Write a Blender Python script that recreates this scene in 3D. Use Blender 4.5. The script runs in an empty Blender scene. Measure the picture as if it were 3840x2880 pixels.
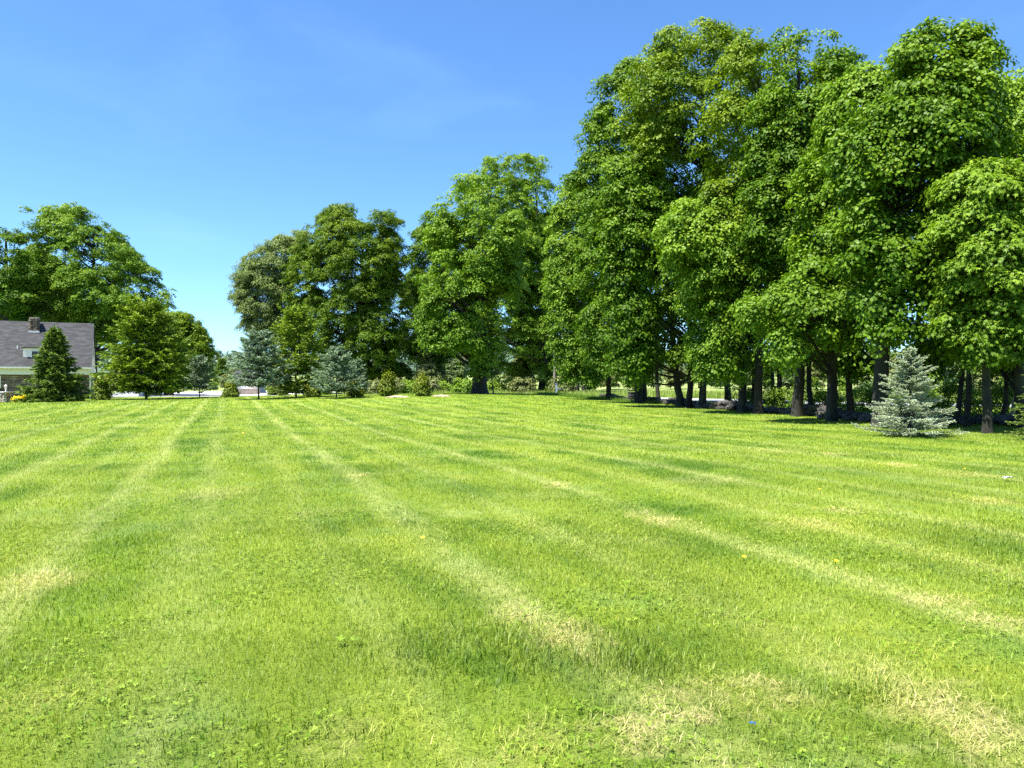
import bpy, bmesh, math
import numpy as np
from mathutils import Vector, Matrix

C = bpy.context.scene.collection
F = 2773.0            # focal length in photograph pixels (3840 wide)
CAMZ = 1.5
rad = math.radians
rng0 = np.random.default_rng(7)

# ------------------------------------------------------------------ terrain
def sstep(a, b, x):
    t = np.clip((x - a) / (b - a), 0, 1)
    return t * t * (3 - 2 * t)

def terrain(x, y):
    x = np.asarray(x, float); y = np.asarray(y, float)
    sx = np.where(x + 3 > 0, 12.0, 27.0)
    z = 0.55 * sstep(22, 70, y) * np.exp(-((x + 3) / sx) ** 2) * (1 - sstep(76, 86, y))
    z = z + 0.05 * np.sin(x * .21 + 1) * np.sin(y * .17) * sstep(4, 12, y) * (1 - sstep(60, 80, y))
    # field beyond the road climbs a little
    far = sstep(104, 150, y + np.maximum(x, 0) * 1.1 - 0)
    z = z + far * 0.9 * sstep(-30, -10, x)
    z = z + sstep(170, 420, y) * 6.0
    return z

def tz(x, y):
    return float(terrain(x, y))

def at(px, py):
    """point of the terrain seen at a pixel of the photograph"""
    d = CAMZ * F / max(py - 1440, 8)
    kx = (px - 1920) / F
    lo, hi = 2.0, 160.0
    f = lambda Y: CAMZ - (py - 1440) * Y / F - tz(kx * Y, Y)
    Y = lo
    prev = lo
    while Y < hi:
        if f(Y) < 0:
            a, b = prev, Y
            for _ in range(30):
                m = (a + b) / 2
                if f(m) < 0: b = m
                else: a = m
            Y = (a + b) / 2
            return kx * Y, Y, tz(kx * Y, Y)
        prev = Y; Y += 0.5
    return kx * hi, hi, tz(kx * hi, hi)

# ------------------------------------------------------------------ object helpers
def tag(o, label=None, cat=None, group=None, kind=None):
    if label: o['label'] = label
    if cat: o['category'] = cat
    if group: o['group'] = group
    if kind: o['kind'] = kind
    return o

def empty(name, loc, rz=0, label=None, cat=None, group=None):
    o = bpy.data.objects.new(name, None); C.objects.link(o)
    o.location = loc; o.rotation_euler = (0, 0, rz); o.empty_display_size = .3
    return tag(o, label, cat, group)

def link(name, me, mat, parent=None, loc=None, rz=0):
    o = bpy.data.objects.new(name, me); C.objects.link(o)
    if mat is not None and len(me.materials) == 0: me.materials.append(mat)
    if parent is not None: o.parent = parent
    if loc is not None: o.location = loc
    if rz: o.rotation_euler = (0, 0, rz)
    return o

def copy_tree(o, parent=None):
    c = o.copy(); C.objects.link(c); c.parent = parent
    for ch in list(o.children): copy_tree(ch, c)
    return c

def mesh_np(name, V, faces_n, idx, attrs=None, smooth=False):
    """V (n,3); faces_n array of face sizes; idx flat loop vertex indices"""
    me = bpy.data.meshes.new(name)
    V = np.ascontiguousarray(V, dtype=np.float32)
    me.vertices.add(len(V)); me.vertices.foreach_set('co', V.ravel())
    idx = np.ascontiguousarray(idx, dtype=np.int32)
    faces_n = np.ascontiguousarray(faces_n, dtype=np.int32)
    me.loops.add(len(idx)); me.loops.foreach_set('vertex_index', idx)
    start = np.concatenate([[0], np.cumsum(faces_n)[:-1]]).astype(np.int32)
    me.polygons.add(len(faces_n)); me.polygons.foreach_set('loop_start', start)
    me.polygons.foreach_set('loop_total', faces_n)
    if smooth: me.polygons.foreach_set('use_smooth', np.ones(len(faces_n), bool))
    me.update(calc_edges=True)
    for k, a in (attrs or {}).items():
        at_ = me.attributes.new(k, 'FLOAT', 'POINT')
        at_.data.foreach_set('value', np.ascontiguousarray(a, dtype=np.float32))
    return me

def norm(v):
    return v / np.maximum(np.linalg.norm(v, axis=-1, keepdims=True), 1e-9)

MAPLE = np.array([(0, 0, 0), (.04, .48, -.12), (.34, .17, .04), (.62, .54, -.14), (.60, .14, .0), (1.08, 0, -.28), (.60, -.14, .0), (.62, -.54, -.14), (.34, -.17, .04), (.04, -.48, -.12)])
KITE = np.array([(0, 0, 0), (.45, .42, -.10), (1, 0, -.16), (.45, -.42, -.10)])
OVAL = np.array([(0, 0, 0), (.35, .22, 0), (.75, .2, -.05), (1, 0, -.1), (.75, -.2, -.05), (.35, -.22, 0)])
NEEDLE = np.array([(0, .5, 0), (0, -.5, 0), (.7, -.35, 0), (1, 0, 0), (.7, .35, 0)])
SPRIG = np.array([(0, .12, 0), (0, -.12, 0), (.45, -.5, 0), (1, 0, 0), (.45, .5, 0)])

def leaf_arrays(P, N, D, S, shape, W=None):
    """P pos, N normal, D direction, S length; returns verts, counts, idx"""
    D = norm(D - N * np.sum(D * N, axis=1, keepdims=True))
    B = np.cross(N, D)
    W = S if W is None else W
    k = len(shape); n = len(P)
    V = (P[:, None, :] + D[:, None, :] * (shape[None, :, 0:1] * S[:, None, None])
         + B[:, None, :] * (shape[None, :, 1:2] * W[:, None, None])
         + N[:, None, :] * (shape[None, :, 2:3] * S[:, None, None]))
    return V.reshape(-1, 3), np.full(n, k), np.arange(n * k)

def rvec(rng, n):
    return norm(rng.normal(size=(n, 3)))

class Tubes:
    def __init__(s): s.V = []; s.I = []; s.N = []; s.n = 0
    def add(s, pts, rads, seg=8, cap=False):
        pts = np.asarray(pts, float); m = len(pts)
        T = np.gradient(pts, axis=0); T = norm(T)
        ref = np.array([1., 0, 0]) if abs(T[0][0]) < .8 else np.array([0, 1., 0])
        X = norm(np.cross(T, ref)); Y = np.cross(T, X)
        a = np.linspace(0, 2 * np.pi, seg, endpoint=False)
        ring = (np.cos(a)[None, :, None] * X[:, None, :] + np.sin(a)[None, :, None] * Y[:, None, :])
        V = pts[:, None, :] + ring * np.asarray(rads)[:, None, None] if np.ndim(rads) == 1 else pts[:, None, :] + ring * np.asarray(rads)[:, :, None]
        s.V.append(V.reshape(-1, 3))
        i = np.arange(m - 1)[:, None] * seg; j = np.arange(seg)[None, :]; j2 = (j + 1) % seg
        q = np.stack([i + j, i + seg + j, i + seg + j2, i + j2], -1).reshape(-1, 4) + s.n
        s.I.append(q.ravel()); s.N.append(np.full(len(q), 4))
        if cap:
            s.I.append(np.arange(seg) + s.n + (m - 1) * seg); s.N.append(np.array([seg]))
        s.n += m * seg
    def mesh(s, name):
        return mesh_np(name, np.concatenate(s.V), np.concatenate(s.N), np.concatenate(s.I), smooth=True)

# ------------------------------------------------------------------ node helpers
class NT:
    def __init__(s, mat):
        mat.use_nodes = True; s.t = mat.node_tree; s.t.nodes.clear(); s.mat = mat
    def n(s, ty, **kw):
        nd = s.t.nodes.new(ty)
        for k, v in kw.items():
            if k.startswith('in_'): nd.inputs[k[3:].replace('_', ' ')].default_value = v
            else: setattr(nd, k, v)
        return nd
    def l(s, a, b): s.t.links.new(a, b)
    def mix(s, fac, a, b, blend='MIX'):
        m = s.n('ShaderNodeMix', data_type='RGBA', blend_type=blend)
        for sock, v in ((m.inputs[0], fac), (m.inputs[6], a), (m.inputs[7], b)):
            if isinstance(v, (int, float)): sock.default_value = v
            elif isinstance(v, tuple): sock.default_value = (*v, 1)[:4]
            else: s.l(v, sock)
        return m.outputs[2]
    def math(s, op, a, b=None, c=None, clamp=False):
        m = s.n('ShaderNodeMath', operation=op, use_clamp=clamp)
        for i, v in enumerate((a, b, c)):
            if v is None: continue
            if isinstance(v, (int, float)): m.inputs[i].default_value = v
            else: s.l(v, m.inputs[i])
        return m.outputs[0]
    def ramp(s, fac, stops, interp='LINEAR'):
        r = s.n('ShaderNodeValToRGB'); cr = r.color_ramp; cr.interpolation = interp
        while len(cr.elements) < len(stops): cr.elements.new(.5)
        for e, (p, c) in zip(cr.elements, stops):
            e.position = p; e.color = (c, c, c, 1) if isinstance(c, (int, float)) else (*c, 1)
        s.l(fac, r.inputs[0]); return r.outputs[0]
    def noise(s, vec, scale, detail=3, rough=.5):
        nz = s.n('ShaderNodeTexNoise'); nz.inputs['Scale'].default_value = scale
        nz.inputs['Detail'].default_value = detail; nz.inputs['Roughness'].default_value = rough
        if vec is not None: s.l(vec, nz.inputs['Vector'])
        return nz.outputs[0]
    def out(s, sh):
        o = s.n('ShaderNodeOutputMaterial'); s.l(sh, o.inputs['Surface'])

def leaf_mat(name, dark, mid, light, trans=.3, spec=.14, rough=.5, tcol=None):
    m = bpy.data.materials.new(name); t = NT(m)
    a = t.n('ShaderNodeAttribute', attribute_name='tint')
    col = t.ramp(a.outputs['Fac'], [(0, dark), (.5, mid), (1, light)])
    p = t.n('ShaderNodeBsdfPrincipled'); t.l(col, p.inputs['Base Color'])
    p.inputs['Roughness'].default_value = rough; p.inputs['Specular IOR Level'].default_value = spec
    tr = t.n('ShaderNodeBsdfTranslucent')
    tc = t.mix(1.0, col, tcol or (1.3, 1.5, .35), 'MULTIPLY'); t.l(tc, tr.inputs[0])
    mx = t.n('ShaderNodeMixShader'); mx.inputs[0].default_value = trans * .75
    t.l(p.outputs[0], mx.inputs[1]); t.l(tr.outputs[0], mx.inputs[2]); t.out(mx.outputs[0])
    return m

def bark_mat(name, c1, c2, scale=6):
    m = bpy.data.materials.new(name); t = NT(m)
    tc = t.n('ShaderNodeNewGeometry')
    mp = t.n('ShaderNodeMapping'); mp.inputs['Scale'].default_value = (1, 1, .22); t.l(tc.outputs['Position'], mp.inputs[0])
    n1 = t.noise(mp.outputs[0], scale * 3, 6, .65)
    n2 = t.noise(tc.outputs['Position'], 1.3, 3)
    col = t.mix(t.ramp(n1, [(.35, 0.), (.7, 1.)]), c1, c2)
    col = t.mix(t.ramp(n2, [(.5, 0.), (.75, .35)]), col, (.10, .12, .06))
    p = t.n('ShaderNodeBsdfPrincipled'); t.l(col, p.inputs['Base Color']); p.inputs['Roughness'].default_value = .95
    b = t.n('ShaderNodeBump'); b.inputs['Strength'].default_value = .8; b.inputs['Distance'].default_value = .03
    t.l(n1, b.inputs['Height']); t.l(b.outputs[0], p.inputs['Normal']); t.out(p.outputs[0])
    return m

def plain_mat(name, col, rough=.6, var=.12, scale=5, metal=0, bump=0):
    m = bpy.data.materials.new(name); t = NT(m)
    g = t.n('ShaderNodeNewGeometry')
    n = t.noise(g.outputs['Position'], scale, 5, .6)
    c2 = tuple(max(0, c * (1 - var * 2)) for c in col)
    cc = t.mix(t.ramp(n, [(.35, 0.), (.65, 1.)]), c2, col)
    p = t.n('ShaderNodeBsdfPrincipled'); t.l(cc, p.inputs['Base Color']); p.inputs['Roughness'].default_value = rough
    p.inputs['Metallic'].default_value = metal
    if bump:
        b = t.n('ShaderNodeBump'); b.inputs['Strength'].default_value = bump; b.inputs['Distance'].default_value = .02
        t.l(n, b.inputs['Height']); t.l(b.outputs[0], p.inputs['Normal'])
    t.out(p.outputs[0]); return m

# ------------------------------------------------------------------ lawn colour (shared by soil sheet and blades)
MOW = math.atan2(-.36, .93)          # mowing direction
MU, MV = (.9326, .3610), (-.3610, .9326)
WINDROWS = [(-8.0, .18, .75), (-5.5, .2, .8), (-3.3, .18, .95), (-1.35, .17, 1.0), (-.25, .2, .60), (1.88, .19, 1.0),
            (3.1, .13, .5), (4.5, .17, .95), (7.2, .2, .85), (9.9, .22, .8)]
WINDROWS2 = [(-12.6, .22, .6), (-10.2, .2, .6), (-6.7, .15, .45), (-4.4, .13, .5), (-2.3, .10, .40), (.9, .10, .40), (5.8, .14, .6), (8.5, .16, .55), (11.4, .2, .6), (12.9, .2, .6)]
def uv_of(x, y):
    u = x * MU[0] + y * MU[1]; v = x * MV[0] + y * MV[1]
    return u + .05 * np.sin(v * .3) + .02 * np.sin(v * .9 + 1), v
SPOTS = [(2150, 2400, .38, .22, 1), (1950, 2320, .35, .25, .7), (2350, 2770, .28, .14, 1), (2560, 2690, .35, .12, 1), (2800, 2600, .5, .22, .8), (3480, 2650, .5, .25, .9), (3690, 2770, .5, .2, .9),
         (3520, 2255, .55, .12, 1), (3700, 2330, .5, .12, .8), (2490, 1955, .5, .2, 1), (2400, 1930, .3, .12, .8), (2085, 1820, .4, .14, 1), (3165, 1915, .4, .16, 1), (3700, 1880, .7, .18, .7), (1352, 1786, .28, .16, 1),
         (210, 2170, .4, .3, .8), (60, 2200, .5, .4, .5), (3010, 1972, .9, .28, .5), (800, 1850, 1.0, .5, .45), (2470, 1560, 1.6, .6, .4), (2900, 1690, 1.6, .5, .5), (3600, 1780, 1.0, .3, .5), (2650, 1800, 1.2, .4, .45), (2300, 1640, 1.6, .7, .4), (1230, 1920, .8, .2, .3),
         (3370, 1745, .5, .2, 1), (3130, 1705, .5, .2, .9), (3400, 2560, .4, .3, .5), (150, 2620, .5, .2, .4), (2000, 2800, .4, .2, .4), (1300, 2800, .3, .2, .4)]
_sp = []
for px_, py_, rx_, ry_, a_ in SPOTS:
    d_ = CAMZ * F / (py_ - 1440)
    for _ in range(4): d_ = (CAMZ - tz((px_ - 1920) / F * d_, d_)) * F / (py_ - 1440)
    _sp.append(((px_ - 1920) / F * d_, d_, rx_ * .55, ry_ * 1.1, a_))
SPOTS = _sp
def spots(x, y):
    w = np.zeros_like(x)
    for cx, cy, rx, ry, a in SPOTS:
        u = ((x - cx) * MU[0] + (y - cy) * MU[1]) / rx; v = ((x - cx) * MV[0] + (y - cy) * MV[1]) / ry
        w = np.maximum(w, a * np.clip(1.4 - np.sqrt(u * u + v * v), 0, 1))
    return w
def windrow(x, y):
    u, v = uv_of(x, y); w = np.zeros_like(u)
    for c, s, a in WINDROWS + WINDROWS2: w = np.maximum(w, a * np.clip(1 - np.abs(u - c) / (s * 1.6), 0, 1))
    return w

def lawn_group():
    g = bpy.data.node_groups.new('lawn_colour', 'ShaderNodeTree')
    g.interface.new_socket('Color', in_out='OUTPUT', socket_type='NodeSocketColor')
    g.interface.new_socket('Straw', in_out='OUTPUT', socket_type='NodeSocketFloat')
    class M: pass
    t = NT.__new__(NT); t.t = g
    geo = t.n('ShaderNodeNewGeometry'); sp = t.n('ShaderNodeSeparateXYZ'); t.l(geo.outputs['Position'], sp.inputs[0])
    X, Y = sp.outputs[0], sp.outputs[1]
    u = t.math('ADD', t.math('MULTIPLY', X, MU[0]), t.math('MULTIPLY', Y, MU[1]))
    v = t.math('ADD', t.math('MULTIPLY', X, MV[0]), t.math('MULTIPLY', Y, MV[1]))
    w1 = t.math('MULTIPLY', t.math('SINE', t.math('MULTIPLY', v, .3)), .05)
    w2 = t.math('MULTIPLY', t.math('SINE', t.math('ADD', t.math('MULTIPLY', v, .9), 1.0)), .02)
    u = t.math('ADD', u, t.math('ADD', w1, w2))
    cmb = t.n('ShaderNodeCombineXYZ'); t.l(u, cmb.inputs[0]); t.l(t.math('MULTIPLY', v, .16), cmb.inputs[1])
    flat = t.n('ShaderNodeCombineXYZ'); t.l(X, flat.inputs[0]); t.l(Y, flat.inputs[1])
    un = t.math('DIVIDE', t.math('ADD', u, 14.0), 28.0)
    wrs = []
    for lst in (WINDROWS, WINDROWS2):
        stops = []
        for c, s, a in lst:
            for du, k in ((-1.6, 0), (0, a), (1.6, 0)): stops.append(((c + du * s + 14) / 28, k))
        stops.sort(); wrs.append(t.ramp(un, stops))
    wr = t.math('MAXIMUM', wrs[0], wrs[1])
    wnoise = t.ramp(t.noise(cmb.outputs[0], 2.2, 4, .6), [(.35, .25), (.6, 1.)])
    wr = t.math('MULTIPLY', wr, wnoise)
    wr = t.math('MULTIPLY', wr, t.ramp(t.noise(flat.outputs[0], 7, 5, .7), [(.36, .3), (.58, 1.15)]))
    # far stripes, periodic
    per = t.math('MULTIPLY', t.math('ADD', t.math('SINE', t.math('MULTIPLY', u, 2 * math.pi / 2.6)), 1.0), .5)
    per2 = t.math('MULTIPLY', t.math('ADD', t.math('SINE', t.math('MULTIPLY', u, 2 * math.pi / 1.3 + .4)), 1.0), .5)
    per = t.math('MULTIPLY', t.math('POWER', per, 2.0), t.ramp(t.noise(cmb.outputs[0], .9, 3), [(.38, .1), (.62, 1.)]))
    fine = t.noise(flat.outputs[0], 3.5, 5, .65)
    patch = t.noise(flat.outputs[0], .55, 4, .55)
    strk = t.noise(cmb.outputs[0], 1.4, 5, .6)
    G1, G2, G3 = (.070, .155, .004), (.172, .268, .015), (.275, .345, .036)
    ST = (.50, .44, .20)
    c = t.mix(t.ramp(patch, [(.43, 0.), (.57, 1.)]), G1, G2)
    c = t.mix(t.ramp(t.noise(flat.outputs[0], 1.9, 4, .6), [(.52, 0.), (.66, .6)]), c, (.095, .190, .006))
    c = t.mix(t.ramp(strk, [(.42, 0.), (.68, .75)]), c, G3)
    c = t.mix(t.math('MULTIPLY', per, .75), c, G3)
    bl = t.ramp(t.noise(flat.outputs[0], 1.1, 3), [(.55, 0.), (.7, .45)])
    c = t.mix(bl, c, (.17, .28, .08))
    spm = None
    wn = t.n('ShaderNodeTexNoise'); wn.inputs['Scale'].default_value = 3.2; wn.inputs['Detail'].default_value = 5; wn.inputs['Roughness'].default_value = .65; t.l(flat.outputs[0], wn.inputs['Vector'])
    ws = t.n('ShaderNodeSeparateXYZ'); t.l(wn.outputs['Color'], ws.inputs[0])
    Xw = t.math('ADD', X, t.math('MULTIPLY', t.math('SUBTRACT', ws.outputs[0], .5), 1.3)); Yw = t.math('ADD', Y, t.math('MULTIPLY', t.math('SUBTRACT', ws.outputs[1], .5), 1.3))
    for cx, cy, rx, ry, a in SPOTS:
        dx = t.math('SUBTRACT', Xw, cx); dy = t.math('SUBTRACT', Yw, cy)
        uu = t.math('DIVIDE', t.math('ADD', t.math('MULTIPLY', dx, MU[0]), t.math('MULTIPLY', dy, MU[1])), rx)
        vv = t.math('DIVIDE', t.math('ADD', t.math('MULTIPLY', dx, MV[0]), t.math('MULTIPLY', dy, MV[1])), ry)
        q = t.math('SQRT', t.math('ADD', t.math('MULTIPLY', uu, uu), t.math('MULTIPLY', vv, vv)))
        q = t.math('MULTIPLY', t.math('SUBTRACT', 1.4, q, clamp=True), a)
        spm = q if spm is None else t.math('MAXIMUM', spm, q)
    spm = t.math('MULTIPLY', spm, t.ramp(t.noise(flat.outputs[0], 9, 4, .7), [(.38, .15), (.58, 1.)]))
    dry = t.math('MULTIPLY', t.ramp(t.noise(flat.outputs[0], .8, 6, .7), [(.54, 0.), (.70, .7)]),
                 t.ramp(fine, [(.35, .3), (.6, 1.)]))
    straw = t.math('MAXIMUM', dry, wr)
    c = t.mix(t.math('MULTIPLY', straw, .85), c, (.41, .45, .15))
    c = t.mix(t.math('MULTIPLY', spm, .58), c, ST)
    go = t.n('NodeGroupOutput'); t.l(c, go.inputs[0]); t.l(straw, go.inputs[1])
    return g
LAWN = lawn_group()

def ground_mat():
    m = bpy.data.materials.new('ground_turf'); t = NT(m)
    g = t.n('ShaderNodeGroup'); g.node_tree = LAWN
    geo = t.n('ShaderNodeNewGeometry'); sp = t.n('ShaderNodeSeparateXYZ'); t.l(geo.outputs['Position'], sp.inputs[0])
    fine = t.noise(geo.outputs['Position'], 60, 5, .7)
    c = t.mix(1.0, g.outputs[0], t.ramp(fine, [(.3, (.42, .42, .35)), (.62, (1.1, 1.1, 1.0))]), 'MULTIPLY')
    # near the viewer soil between the blades
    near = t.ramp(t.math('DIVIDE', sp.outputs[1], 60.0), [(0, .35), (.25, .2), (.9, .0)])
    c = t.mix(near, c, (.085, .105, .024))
    # unused x term; meadow colour takes over far out
    lin = t.math('SUBTRACT', sp.outputs[0], t.math('ADD', 0.0, t.math('MULTIPLY', sp.outputs[1], 0.0)))
    mead = t.noise(geo.outputs['Position'], .25, 5, .6)
    mc = t.mix(t.ramp(mead, [(.4, 0.), (.6, 1.)]), (.17, .24, .05), (.30, .34, .12))
    fm = t.ramp(t.math('DIVIDE', sp.outputs[1], 200.0), [(.44, 0.), (.48, 1.)])
    c = t.mix(fm, c, mc)
    p = t.n('ShaderNodeBsdfPrincipled'); t.l(c, p.inputs['Base Color']); p.inputs['Roughness'].default_value = .9
    p.inputs['Specular IOR Level'].default_value = .15
    b = t.n('ShaderNodeBump'); b.inputs['Strength'].default_value = .6; b.inputs['Distance'].default_value = .03
    t.l(fine, b.inputs['Height']); t.l(b.outputs[0], p.inputs['Normal']); t.out(p.outputs[0])
    return m

def blade_mat():
    m = bpy.data.materials.new('grass_blade'); t = NT(m)
    g = t.n('ShaderNodeGroup'); g.node_tree = LAWN
    a = t.n('ShaderNodeAttribute', attribute_name='tint')
    mul = t.ramp(a.outputs['Fac'], [(0, (.36, .46, .26)), (.4, (1.02, 1.03, .92)), (.8, (1.75, 1.5, 1.5)), (.9, (1.5, 1.3, 1.5)), (1, (2.0, 1.5, 2.6))])
    c = t.mix(1.0, g.outputs[0], mul, 'MULTIPLY')
    p = t.n('ShaderNodeBsdfPrincipled'); t.l(c, p.inputs['Base Color']); p.inputs['Roughness'].default_value = .5
    p.inputs['Specular IOR Level'].default_value = .35
    tr = t.n('ShaderNodeBsdfTranslucent'); t.l(t.mix(1.0, c, (1.15, 1.25, .5), 'MULTIPLY'), tr.inputs[0])
    mx = t.n('ShaderNodeMixShader'); mx.inputs[0].default_value = .35
    t.l(p.outputs[0], mx.inputs[1]); t.l(tr.outputs[0], mx.inputs[2]); t.out(mx.outputs[0]); return m

M = {}
M['ground'] = ground_mat(); M['blade'] = blade_mat()
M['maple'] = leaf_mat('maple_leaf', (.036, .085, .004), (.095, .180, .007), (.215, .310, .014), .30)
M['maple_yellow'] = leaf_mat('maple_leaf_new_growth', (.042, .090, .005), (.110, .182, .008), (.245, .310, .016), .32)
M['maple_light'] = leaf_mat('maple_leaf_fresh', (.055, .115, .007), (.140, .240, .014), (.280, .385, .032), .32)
M['ash'] = leaf_mat('ash_leaf', (.085, .125, .030), (.17, .225, .060), (.28, .335, .10), .25)
M['shrub'] = leaf_mat('shrub_leaf', (.08, .14, .02), (.17, .27, .03), (.29, .41, .05), .4)
M['olive'] = leaf_mat('olive_shrub_leaf', (.10, .13, .04), (.18, .21, .07), (.28, .30, .11), .3)
M['gold'] = leaf_mat('golden_shrub_leaf', (.60, .48, .01), (.82, .68, .015), (.88, .80, .03), .3, tcol=(1.1, 1.0, .3))
M['thuja'] = leaf_mat('arborvitae_spray', (.045, .075, .008), (.13, .175, .012), (.25, .27, .015), .2)
M['norway'] = leaf_mat('green_spruce_needle', (.036, .070, .012), (.11, .175, .028), (.25, .33, .065), .15)
M['hemlock'] = leaf_mat('hemlock_needle', (.048, .095, .010), (.16, .245, .020), (.33, .41, .035), .2)
M['blue'] = leaf_mat('blue_spruce_needle', (.055, .090, .048), (.165, .235, .145), (.38, .47, .32), .12)
M['blue_pale'] = leaf_mat('pale_spruce_needle', (.17, .20, .12), (.38, .44, .29), (.60, .66, .47), .12)
M['far'] = leaf_mat('far_leaf', (.07, .115, .04), (.12, .18, .06), (.18, .25, .08), .2)
M['bark'] = bark_mat('maple_bark', (.010, .009, .007), (.028, .024, .018))
M['bark_pale'] = bark_mat('pale_bark', (.16, .13, .10), (.36, .31, .25))
M['bark_con'] = bark_mat('conifer_bark', (.035, .024, .018), (.09, .065, .05))

# ------------------------------------------------------------------ foliage
def crown_mesh(name, env, n_clump, rc, sprays, lps, leaf, shape, seed, inner=.28, droop=.4, flat=.62, spray_r=.42, tint0=0.0, up=.9, lobes=9, gaps=0.0, shrink=None):
    rng = np.random.default_rng(seed)
    H, CX, CY, RX, RY = [np.asarray(a, float) for a in env]
    hh = np.linspace(H[0], H[-1], 200)
    rx = np.interp(hh, H, RX); ry = np.interp(hh, H, RY)
    w = (rx + .5 * ry + .3); w = w / w.sum()
    h = rng.choice(hh, n_clump, p=w) + rng.uniform(-.2, .2, n_clump)
    ang = rng.uniform(0, 2 * np.pi, n_clump)
    inn = rng.random(n_clump) < inner
    f = np.where(inn, np.sqrt(rng.uniform(.02, .6, n_clump)), rng.uniform(.74, .94, n_clump))
    if lobes:
        # boughs: clumps line up along drooping, roughly level fans with hollows between them
        nL = max(12, int(n_clump / lobes))
        hl = rng.choice(hh, nL, p=w); al = np.arange(nL) * 2.39996 + rng.uniform(-.7, .7, nL); fl = rng.uniform(.70, 1.10, nL)
        pw = rng.uniform(.4, 1.6, nL); pw /= pw.sum()
        on = (rng.random(n_clump) < .80) & ~inn; li = rng.choice(nL, n_clump, p=pw)
        Rl = np.maximum((np.interp(hl, H, RX) + np.interp(hl, H, RY)) / 2, rc)
        df = -np.abs(rng.normal(size=n_clump)) * .24
        da = rng.normal(size=n_clump) * 1.35 * rc / Rl[li]
        f = np.where(on, np.clip(fl[li] + df, .2, 1.08), f)
        ang = np.where(on, al[li] + da, ang)
        h = np.where(on, hl[li] + rng.normal(size=n_clump) * .30 * rc - df * Rl[li] * .45 - .55 * np.abs(da) * Rl[li] * .6, h)
    lim = H[-1] - .7 * rc
    h = np.where(h > lim, lim - np.abs(rng.normal(size=n_clump)) * 1.6 * rc, h)
    h = np.clip(h, H[0] + .3 * rc, lim)
    sh = rc * .7 if shrink is None else shrink
    Rx = np.maximum(np.interp(h, H, RX) - sh, .05); Ry = np.maximum(np.interp(h, H, RY) - sh, .05)
    cx = np.interp(h, H, CX); cy = np.interp(h, H, CY)
    c = np.stack([cx + Rx * f * np.cos(ang), cy + Ry * f * np.sin(ang), h], 1)
    if gaps:
        # carve a few hollows so that sky and shade show through
        ng = int(max(2, n_clump * .03)); g = c[rng.choice(n_clump, ng)]
        d = np.min(np.linalg.norm(c[:, None] - g[None], axis=2), axis=1)
        c = c[d > gaps]; inn = inn[d > gaps]; cx = cx[d > gaps]; cy = cy[d > gaps]
    n = len(c)
    rcl = rc * rng.uniform(.6, 1.35, n)
    ctint = rng.uniform(0, 1, n)
    # sprays
    cs = np.repeat(np.arange(n), sprays)
    axis_xy = np.stack([cx, cy, c[:, 2]], 1)
    outw = norm((c - axis_xy) + 1e-6)[cs]
    d = norm(rng.normal(size=(len(cs), 3)) * .9 + outw * .75 + np.array([0, 0, .6]))
    sp = c[cs] + d * rcl[cs, None] * np.array([1, 1, flat]) * rng.uniform(.45, 1.08, (len(cs), 1))
    ax = norm(d * .55 + outw * .25 + np.array([0, 0, up]) + rng.normal(size=(len(cs), 3)) * .18)
    sr = spray_r * .86 * rng.uniform(.6, 1.4, len(cs))
    stint = ctint[cs] * .6 + rng.uniform(0, 1, len(cs)) * .4
    # leaves
    k = np.repeat(np.arange(len(cs)), lps); nl = len(k)
    A = ax[k]
    ref = norm(np.cross(A, rvec(rng, nl))); B = np.cross(A, ref)
    r = np.sqrt(rng.random(nl)); th = rng.uniform(0, 2 * np.pi, nl)
    R = ref * np.cos(th)[:, None] + B * np.sin(th)[:, None]
    P = sp[k] + R * (r * sr[k])[:, None]
    P[:, 2] -= droop * r ** 2 * sr[k]
    P += rng.normal(size=(nl, 3)) * leaf * .35
    N = norm(A * 1.0 + R * (.75 * r)[:, None] + rng.normal(size=(nl, 3)) * .30)
    D = norm(R + np.array([0, 0, -.35]) + rng.normal(size=(nl, 3)) * .4)
    S = leaf * rng.uniform(.65, 1.25, nl)
    V, cnt, idx = leaf_arrays(P, N, D, S, shape)
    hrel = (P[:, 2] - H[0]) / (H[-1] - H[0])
    tint = np.clip(stint[k] * .55 + rng.random(nl) * .35 + tint0 + .34 * (hrel - .5), 0, 1)  # lighter, yellower tint towards the crown top: new growth plus painted sunlit look
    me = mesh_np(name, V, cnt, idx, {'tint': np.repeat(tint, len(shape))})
    return me, c

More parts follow.
